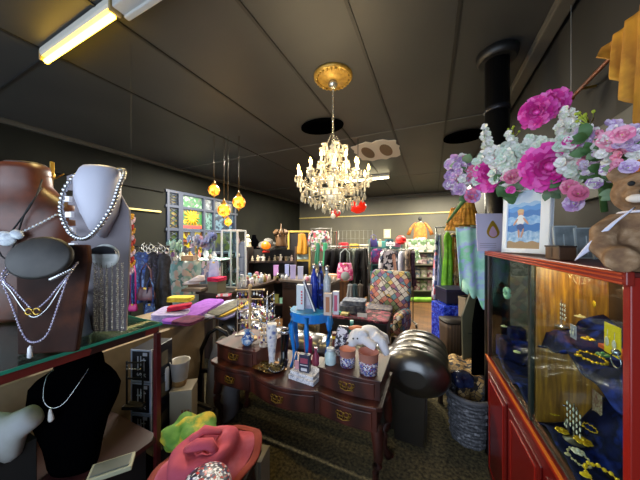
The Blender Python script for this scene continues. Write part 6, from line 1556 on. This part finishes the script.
for li, z in enumerate((1.42, 1.0, .6, .2)):
    nn = ['top', 'upper', 'lower', 'bottom'][li]
    for k in range(4):
        c, nm = [('3a8088', 'teal'), ('62b0b0', 'aqua'), ('24505c', 'petrol blue'), ('8a4868', 'raspberry'), ('2c2c60', 'indigo'), ('4a98a0', 'turquoise')][(k+li*3) % 6]
        fold_on(MS, -.28+.19*k, z, .17, .10+.05*((k+li) % 3), c, f'{nm} folded garment on the {nn} board of the teal shelf', 'clothes on the teal shelf')
handbag('navy violet hobo bag on the top of the teal shelf', at(373.5, 247, 5.9), .2, .2, M('2a2460', .5, pat='noise', cols=('3c3480',), sc=8), .1)
handbag('small cream pouch beside the navy violet bag on the teal shelf', at(380, 247, 5.9), .08, .15, M('c8c8b0', .6), .03)
p = at(383.5, 238, 7.2); t = E('wall_picture', 'small cream framed picture on the back wall above the teal shelf', 'picture', (p.x, YB-.02, 1.66), 0)
b = MB(); b.box((0, 0, .14), (.22, .02, .29)); b.build('frame', M('b8b090', .5), t, bev=.004); b = MB(); b.box((0, -.012, .14), (.15, .004, .21)); b.build('picture_sheet', M('d8dcc8', .5, pat='noise', cols=('a8b090',), sc=18), t)
p = at(390.5, 246, 5.6); t = E('sale_sign', 'white shop sign card with a scalloped top above the floral tops', 'sign', p, TH*.6)
b = MB(); b.prism([(-.1, 0), (.1, 0), (.1, .08), (.07, .10), (.04, .08), (.0, .12), (-.04, .08), (-.07, .10), (-.1, .08)], -.004, .004); b.build('card_face', M('dce4e8', .5, em=.1), t)
b = MB()
for x in (-.06, -.025, .01, .05): b.box((x, -.006, .035), (.02, .003, .022))
b.build('dark_marks', M('384048', .5), t); b = MB(); b.tube([(0, .01, 0), (0, .01, -p.z+.01)], .006, 6); b.build('pole', HG, t)
p = at(401, 240, 5.4); t = E('felt_hat', 'round scarlet hat on a peg beside the white shop sign', 'hat', p)
b = MB(); b.ell((0, 0, 0), (.11, .1, .10), 18, 12); b.lathe([(.13, -.05), (.11, -.04)], 18); b.build('hat_body', M('c8141c', .5, pat='noise', cols=('e83030',), sc=5), t); b = MB(); b.tube([(0, .0, -.08), (0, .0, -p.z+.01)], .008, 6); b.lathe([(.12, -p.z+.001), (.12, -p.z+.015)], 16); b.build('peg', HG, t)
# floral tops rack
rack('clothes rail of floral and white tops above the patchwork armchair', at(383, 300, 4.6), at(413, 300, 4.6), 1.42)
MONO = M('e0dce0', .7, pat='cells', cols=('2a2c3c', 'e0dce0', '4a5068', 'e8e4e8', '1c1e2a'), sc=20)
garment('black and white floral top on the rail above the patchwork armchair', 390, 248, 4.5, .36, .5, MONO, 'shirt', rz=TH+.25)
garment('peach dress hanging behind the black and white floral top', 396, 250, 4.55, .3, .62, fab('c89078', 'e0b098'), 'dress', rz=TH+.6)
garment('plain white long shirt beside the floral top', 403, 249, 4.5, .3, .55, fab('c8ccdc', 'e0e4f0'), 'shirt', rz=TH+.9)
garment('brown printed long coat at the end of the floral top rail', 409, 247, 4.5, .32, .68, M('6a5848', .7, pat='cells', cols=('8a7a68', '4a4038', 'a89888'), sc=26), 'coat', rz=TH+1.0)
garment('dark plum cardigan hanging last on the floral top rail', 413, 249, 4.6, .28, .66, fab('2c2030', '4a3850'), 'coat', rz=TH+1.15)
garment('magenta printed scarf bundle hanging before the teal shelf', 378, 247, 5.2, .3, .28, M('8a2868', .7, pat='cells', cols=('3a4888', 'b84888', '603080'), sc=22), 'scarf')
garment('orange kimono top on the back wall above the floral cloth shelves', 420, 221, 6.85, .36, .48, M('a85c10', .75, pat='noise', cols=('c07418', '80440a'), sc=7, bump=.3), 'kimono', rz=.1)
p = at(420, 220, 6.85); b = MB(); b.ell((0, 0, .04), (.05, .05, .06), 12, 8); b.tube([(0, 0, 0), (0, .1, -.02)], .015, 6); tag(b.build('mannequin_head', BLK, loc=p), 'small black mannequin knob above the orange kimono', 'mannequin')
# floral cloth shelves in the far corner
FWG = M('b8c8b0', .7, pat='cells', cols=('6a8860', 'd8dcd0', '8aa880', 'c8b0b0', 'e0e4dc', '48604a'), sc=15)
MS, W = bshelf('tall shelf of floral fabrics at the end of the wooden aisle', 405, 439, 6.7, (.25, .6, .95, 1.28), '5c5c4c', back='66745c')
DKF = [('805058', 'wine'), ('6a8058', 'moss'), ('a88890', 'faded rose'), ('5c7080', 'slate blue'), ('9ca080', 'sage')]
for li, z in enumerate((.95, .6, .25)):
    nn = ['upper', 'middle', 'lower'][li]
    for k in range(5):
        c, nm = DKF[(k+li*2) % 5]; fold_on(MS, -.36+.18*k, z, .175, .27, c, f'{nm} floral fabric bale on the {nn} board of the tall aisle shelf', 'fabric bales on the tall aisle shelf', pat=M(c, .7, pat='cells', cols=('a8a898', c, 'c8b8b0', c), sc=20))
for k, (x, w, h) in enumerate(((-.3, .26, .34), (-.05, .26, .38), (.2, .24, .33), (.38, .16, .28))):
    nm = ['widest', 'tallest', 'shorter', 'smallest'][k]
    fold_on(MS, x, 1.282, w, h, 'b8c8b0', f'{nm} pale green floral bale on top of the tall aisle shelf', 'pale floral bales', pat=FWG)
garment('pale green floral throw draped down the tall aisle shelf', 413, 246, 6.4, .45, .42, FWG, 'skirt', cat='throw', hanger=False)
b = MB(); p = at(424, 289, 6.35); b.soft((0, 0, 0), (.66, .2, .1), p=5, amp=.006); tag(b.build('bolster', M('5a8a20', .8, pat='noise', cols=('7ab030',), sc=8), loc=(p.x, p.y, .055), rot=(0, 0, TH)), 'bright green bolster on the floor at the end of the aisle', 'cushion')

# ================================================================= garments along the right of the aisle
rack('grey rail holding long bright dresses beside the aisle', at(436, 300, 3.85), at(460, 300, 3.85), 1.80)
AI = [(437, 231, 1.05, M('b8a8c0', .7, pat='cells', cols=('d86878', 'e0dce8', '6a78b0', 'c8ccdc', '3c4878'), sc=14), 'dress', 'pale lilac and coral patterned long dress first on the aisle rail', .9), (440, 232, 1.0, M('8a98c8', .7, pat='stripe', cols=('c8d0e8', '4a5898'), sc=9), 'dress', 'periwinkle striped long dress on the aisle rail', 1.0),
      (447.5, 229, .98, M('7ac81c', .6, pat='noise', cols=('98e038', '5aa010'), sc=5, bump=.1), 'dress', 'lime green long dress on the aisle rail', .0), (453, 231, .62, M('c8c028', .6, pat='noise', cols=('e0d850', 'd89038'), sc=6), 'dress', 'yellow and orange tunic beside the lime green dress', .5),
      (457, 232, .95, M('c88848', .7, pat='cells', cols=('e8c888', 'b05838', '8a7048', 'e0b078'), sc=16), 'dress', 'orange and cream printed dress near the black post', .8), (451, 256, .4, M('8a88a8', .7, pat='cells', cols=('3c3444', 'dcd8e4', '584c68'), sc=22), 'skirt', 'small grey and white printed skirt under the yellow tunic', .3)]
for px, py, h, m, k, lab, r in AI: garment(lab, px, py, 3.66 if r == .0 else 3.8, .18 if r == .0 else .30, h, m, k, rz=TH+r)
t = E('shop_post', 'dark brown square post beside the bright dresses', 'post', (at(462, 260, 3.4).x, at(462, 260, 3.4).y, 0), TH)
b = MB(); b.box((0, 0, .83), (.05, .05, 1.66)); b.build('post_body', M('2a1f1a', .5), t, bev=.004); b = MB(); b.box((0, 0, .01), (.16, .16, .02)); b.build('base_plate', BLK, t)
b = MB(); b.box((0, 0, 1.66), (.28, .04, .03)); b.build('cross_bar', M('2a1f1a', .5), t)
# folded navy box, sparkly stool, bins
t = E('storage_box', 'dark navy storage box on the blue sequinned stool', 'box', (at(452, 303, 3.25).x, at(452, 303, 3.25).y, .79), TH)
b = MB(); b.box((0, 0, .085), (.30, .3, .17)); b.build('box_body', M('14122c', .5), t, bev=.006); b = MB(); b.box((0, 0, .165), (.31, .31, .03)); b.build('box_lid', M('1c1a3c', .4), t, bev=.004)
SEQ = M('1428a8', .25, pat='cells', cols=('2a48d8', '0c1a78', '4a68f0', '1020a0'), sc=60)
t = E('sequin_stool', 'bright blue sequinned stool with an open front under the navy box', 'stool', (at(453, 303, 3.2).x, at(453, 303, 3.2).y, 0), TH)
b = MB(); b.box((0, 0, .70), (.42, .34, .15)); b.build('seat', SEQ, t, bev=.015)
for s in (-1, 1): b = MB(); b.box((s*.18, 0, .31), (.06, .33, .62)); b.build('leg', SEQ, t, bev=.01)
t = E('storage_bin', 'brown ribbed storage bin in front of the blue sequinned stool', 'bin', (at(455, 325, 2.85).x, at(455, 325, 2.85).y, 0), TH)
b = MB(); b.loft([(.02, 0, 0, .13, .10), (.60, 0, 0, .155, .12), (.66, 0, 0, .155, .12)], 24, p=4); b.build('bin_wall', M('3c2c20', .7, pat='stripe', cols=('584434',), sc=10, bump=.3), t); b = MB(); b.loft([(.655, 0, 0, .16, .125), (.68, 0, 0, .16, .125)], 24, p=4); b.build('lid', M('1c1410', .6), t)
ctn('beige paper bag standing behind the brown ribbed bin', Vector((at(466, 300, 2.95).x, at(466, 300, 2.95).y, .0)), .13, .1, .92, '9a8870', None, TH+.3, name='paper_bag')
# olive board, pastel scarf, leopard throw, basket
p0 = at(474, 300, 2.35); t = E('leaning_board', 'tall olive grey board leaning beside the red cabinet', 'board', (p0.x, p0.y, 0), TH, rot=(-.04, 0, TH+.0))
b = MB(); b.prism([(-.10, 0), (.12, 0), (.12, 1.05), (.0, 1.12), (-.10, .86)], -.012, .012); b.build('panel', M('3a3a2a', .6, pat='noise', cols=('4a4836',), sc=4), t, bev=.004)
b = MB(); b.box((.03, -.016, .7), (.16, .006, .01)); b.build('edge_strip', M('222218', .5), t)
t = E('hanging_coat', 'plain black coat hanging between the olive board and the red cabinet', 'coat', at(482, 300, 2.1), TH)
b = MB(); b.loft([(-.75, 0, 0, .09, .05), (-.2, 0, 0, .08, .045), (.0, 0, 0, .05, .03), (.03, 0, 0, .02, .02)], 16); b.build('cloth', VELV, t)
b = MB(); b.tube([(-.04, 0, .02), (0, 0, .05), (.04, 0, .02)], .004, 5); b.build('hanger', HG, t)
TD = M('98dcb8', .8, pat='noise', cols=('ccbcf0', 'b8e8d8', 'b4c0f0', '84dc9c'), sc=5.5, bump=.1)
t = E('hanging_scarf', 'pastel green and lilac tie dye scarf hanging beside the cabinet corner', 'scarf', (at(482, 292, 1.92).x, at(482, 292, 1.92).y, 1.14), TH)
b = MB(); b.grid(lambda u, v: Vector((-.17+.30*u-.03*v*(1-u)+.0*v, .03*sin(u*15+v)*(.4+v*0), .56*v+(.08*sin(u*7+.6)+.05*sin(u*17)+.06*u*u)*(1-v)+.07*(abs(u-.45))*(1-v))), 40, 16); b.build('cloth', TD, t, solid=.004)
b = MB(); b.tube([(-.18, 0, .56), (.16, 0, .56)], .008, 6); b.tube([(0, 0, .56), (0, 0, .60)], .003, 5); b.build('hanger', HG, t)
garment('pale aqua net scarf hanging nearest the aisle', 471, 204, 2.15, .15, .74, M('acdcc0', .7, pat='noise', cols=('d8f4e8', 'b8e8d8', '94d4b0'), sc=18), 'dress', cat='scarf')
MUS = M('c88a18', .7, pat='noise', cols=('e0a838', '9a6008'), sc=8, bump=.3)
def ruffle(lab, px, py, d, s):
    t = E('ruffled_blouse', lab, 'blouse', at(px, py, d), TH)
    for k in range(4):
        z = -.085*s*k; b = MB(); r = (.10+.018*k)*s
        b.grid(lambda u, v: Vector((r*(1+.25*v)*(1+.08*sin(14*2*pi*u))*cos(2*pi*u), .5*r*(1+.25*v)*(1+.1*sin(14*2*pi*u))*sin(2*pi*u), z-.10*s*v)), 70, 3); b.build('ruffle', MUS, t, solid=.004)
    b = MB(); b.tube([(-.07*s, 0, 0), (0, 0, .03*s), (.07*s, 0, 0)], .006, 5); b.tube([(0, 0, .03*s), (0, 0, .07*s)], .003, 5); b.build('hanger', HG, t)
ruffle('mustard ruffled blouse hanging under the flowers beside the aisle', 458, 208, 2.0, .52); ruffle('higher mustard ruffled blouse tucked under the garland', 467, 203, 1.96, .5)
LEO = M('8a6c3c', .8, pat='mosaic', cols=('a8844c', 'c0a068', '1c120a', '9a7844'), sc=26)
t = E('bench', 'low bench under the leopard print throw', 'bench', (at(462, 372, 2.25).x, at(462, 372, 2.25).y, 0), TH)
b = MB(); b.box((0, 0, .42), (.30, .4, .04)); b.build('seat', DKW, t)
for sx in (-1, 1):
    for sy in (-1, 1): b = MB(); b.box((sx*.12, sy*.16, .2), (.035, .035, .4)); b.build('leg', DKW, t)
bp = t.location.copy(); b = MB()
def leo(u, v):
    if v < .55: return Vector((-.16+.32*u, .19-.4*v/.55, .452+.012*sin(u*14+v*9)))
    k = (v-.55)/.45; return Vector((-.16+.32*u, -.21-.02*sin(u*12)-.02*k, .452-.22*k+.01*sin(u*9)))
b.grid(leo, 30, 24); tag(b.build('throw', LEO, loc=bp, rot=(0, 0, TH), solid=.01), 'leopard print throw draped over the low bench by the aisle', 'throw')
p = bp+Vector((.02, -.30, 0)); 
t = E('handbag', 'shiny dark blue bag on the wicker basket in front of the leopard throw', 'bag', (at(462, 388, 2.03).x, at(462, 388, 2.03).y, .385), TH)
b = MB(); b.soft((0, 0, .06), (.17, .13, .12), p=3, amp=.008, fr=40); b.build('body', M('10142c', .25, pat='noise', cols=('2a3458',), sc=14), t)
t = E('wicker_basket', 'silver grey wicker basket on the carpet beside the red cabinet', 'basket', (at(469, 445, 1.97).x, at(469, 445, 1.97).y, 0), 0)
b = MB(); n = 10
for k in range(13):
    z = .03+.028*k; r = .125+.03*k/13
    b.tube([(r*cos(a*pi/18)*(1+.04*sin(a*pi/18*9+k*pi)), r*sin(a*pi/18)*(1+.04*sin(a*pi/18*9+k*pi)), z) for a in range(36)], .0145, 6, closed=True)
b.lathe([(.10, 0), (.13, .02), (.11, .03)], 20); b.build('woven_wall', M('6a6a70', .6, pat='noise', cols=('8e8e94', '3c3c40'), sc=30), t)
b = MB(); b.tube([(.165*cos(a*pi/14), .165*sin(a*pi/14), .385) for a in range(28)], .018, 8, closed=True); b.build('rim', M('55555a', .6), t)
# ================================================================= dark garments along the dark left wall
for i, (px, c, nm) in enumerate(((243, '4a5060', 'slate'), (238, '38303c', 'aubergine'), (247, '7a6a5a', 'camel'))):
    garment(f'{nm} long coat hanging in the shadow behind the display tower', px, 240, 6.3+.15*i, .35, 1.0, fab(c, c), 'coat', rz=TH+.4)

# ================================================================= more small goods along the counters and shelves
NM = [('coral', 'c86050'), ('sky blue', '7aa8d0'), ('cream', 'd8d0b8'), ('olive', '70703a'), ('rose', 'c07890'), ('white', 'd8dce0'), ('navy', '202c58'), ('amber', 'b87828'), ('mint', '90c8b0'), ('plum', '5c3058'), ('silver', 'a8acb4'), ('tan', 'a88860')]
kk = 0
for row, (dx, h0) in enumerate(((.02, .12), (.12, .15))):
    for i in range(9):
        nm, c = NM[(kk*5+row) % 12]; kk += 1; p = Vector((-2.60-dx*1.2, 3.0+.06*i+.02*row, ZC+.001))
        if i % 3 == 0: ctn(f'{nm} upright carton in the {["middle", "rear"][row]} row of the dark counter', p, .05, .04, h0, c, 'd8d4cc', .2, 'packed rows on the dark counter')
        else: LT('candle' if i % 3 == 1 else 'jar', f'{nm} {["", "glass jar candle", "lidded jar"][i % 3]} in the {["middle", "rear"][row]} row of the dark counter', 'candle' if i % 3 == 1 else 'jar', p, jarp(.026, h0*.7), M(c, .3), 'packed rows on the dark counter', cap=None if i % 3 == 1 else 'a8a8a0')
for i in range(12):
    nm, c = NM[(i*7+3) % 12]; px = 278+4.2*i
    if 290 < px < 304: continue
    LT('tin', f'{nm} round tin along the front edge of the counter facing the sofa', 'tin', onB(px, 3.61), [(.028, 0), (.028, .05), (.024, .055)], M(c, .35), 'tins on the counter edge', cap=c)
for i in range(9):
    nm, c = NM[(i*5+2) % 12]; x = -WS/2+.08+i*(WS-.16)/8
    ctn(f'{nm} small gift box on the lowest board of the dark shelf unit', RS @ Vector((x, -.02, .301)), .08, .08, .12+.04*(i % 3), c, None, TH, 'gift boxes on the dark shelf unit')
for i in range(7):
    nm, c = NM[(i*5+4) % 12]; p = RT @ Vector((0, 0, 0))
    q = on(166+8*i, 3.72, Z2); LT('vase', f'{nm} small vase at the back of the paisley covered table', 'vase', q, vasep(.04, .11+.03*(i % 3)), M(c, .35), 'vases on the paisley table')
# ================================================================= light and camera
def area(name, loc, rot, sx, sy, e, c):
    l = bpy.data.lights.new(name, 'AREA'); l.shape = 'RECTANGLE'; l.size = sx; l.size_y = sy; l.energy = e; l.color = c
    o = bpy.data.objects.new(name, l); COL.objects.link(o); o.location = loc; o.rotation_euler = rot; return o
area('daylight', (-1.8, YF-.25, 1.6), (radians(90), 0, 0), 5.0, 2.2, 66, (.72, .84, 1.0))       # shop front window
area('tube_or_fill_light', (-2.14, .8, 2.872), (0, 0, 0), .85, .02, 9, (1, .74, .30))
area('tube_or_fill_light', (fp.x, fp.y, 2.88), (0, 0, 0), 1.0, .03, 45, (1, .90, .66))
area('tube_or_fill_light', (-2.6, 6.0, 2.9), (0, 0, 0), 1.2, .1, 140, (1, .92, .74))  # added fill for the back of the shop, no fixture here
area('tube_or_fill_light', (.1, 6.7, 2.9), (0, 0, 0), 1.2, .1, 140, (1, .92, .74))  # unseen extra light put in to brighten the aisle
area('tube_or_fill_light', (-3.2, 3.2, 2.9), (0, 0, 0), 1.2, .1, 150, (1, .92, .78))  # added light without a fitting, lifts the goods on the far left
w = bpy.data.worlds.new('world'); S.world = w; w.use_nodes = True
bg = w.node_tree.nodes['Background']; bg.inputs[0].default_value = (.62, .78, 1, 1); bg.inputs[1].default_value = 1.0
c = bpy.data.cameras.new('camera'); c.sensor_width = 36; c.lens = F/640*36; c.clip_start = .02; c.clip_end = 60
o = bpy.data.objects.new('camera', c); COL.objects.link(o); o.location = (0, 0, EYE); o.rotation_euler = (pi/2, 0, TH); S.camera = o
S.view_settings.view_transform = 'Standard'
S.view_settings.exposure = .62; S.view_settings.gamma = 1.05
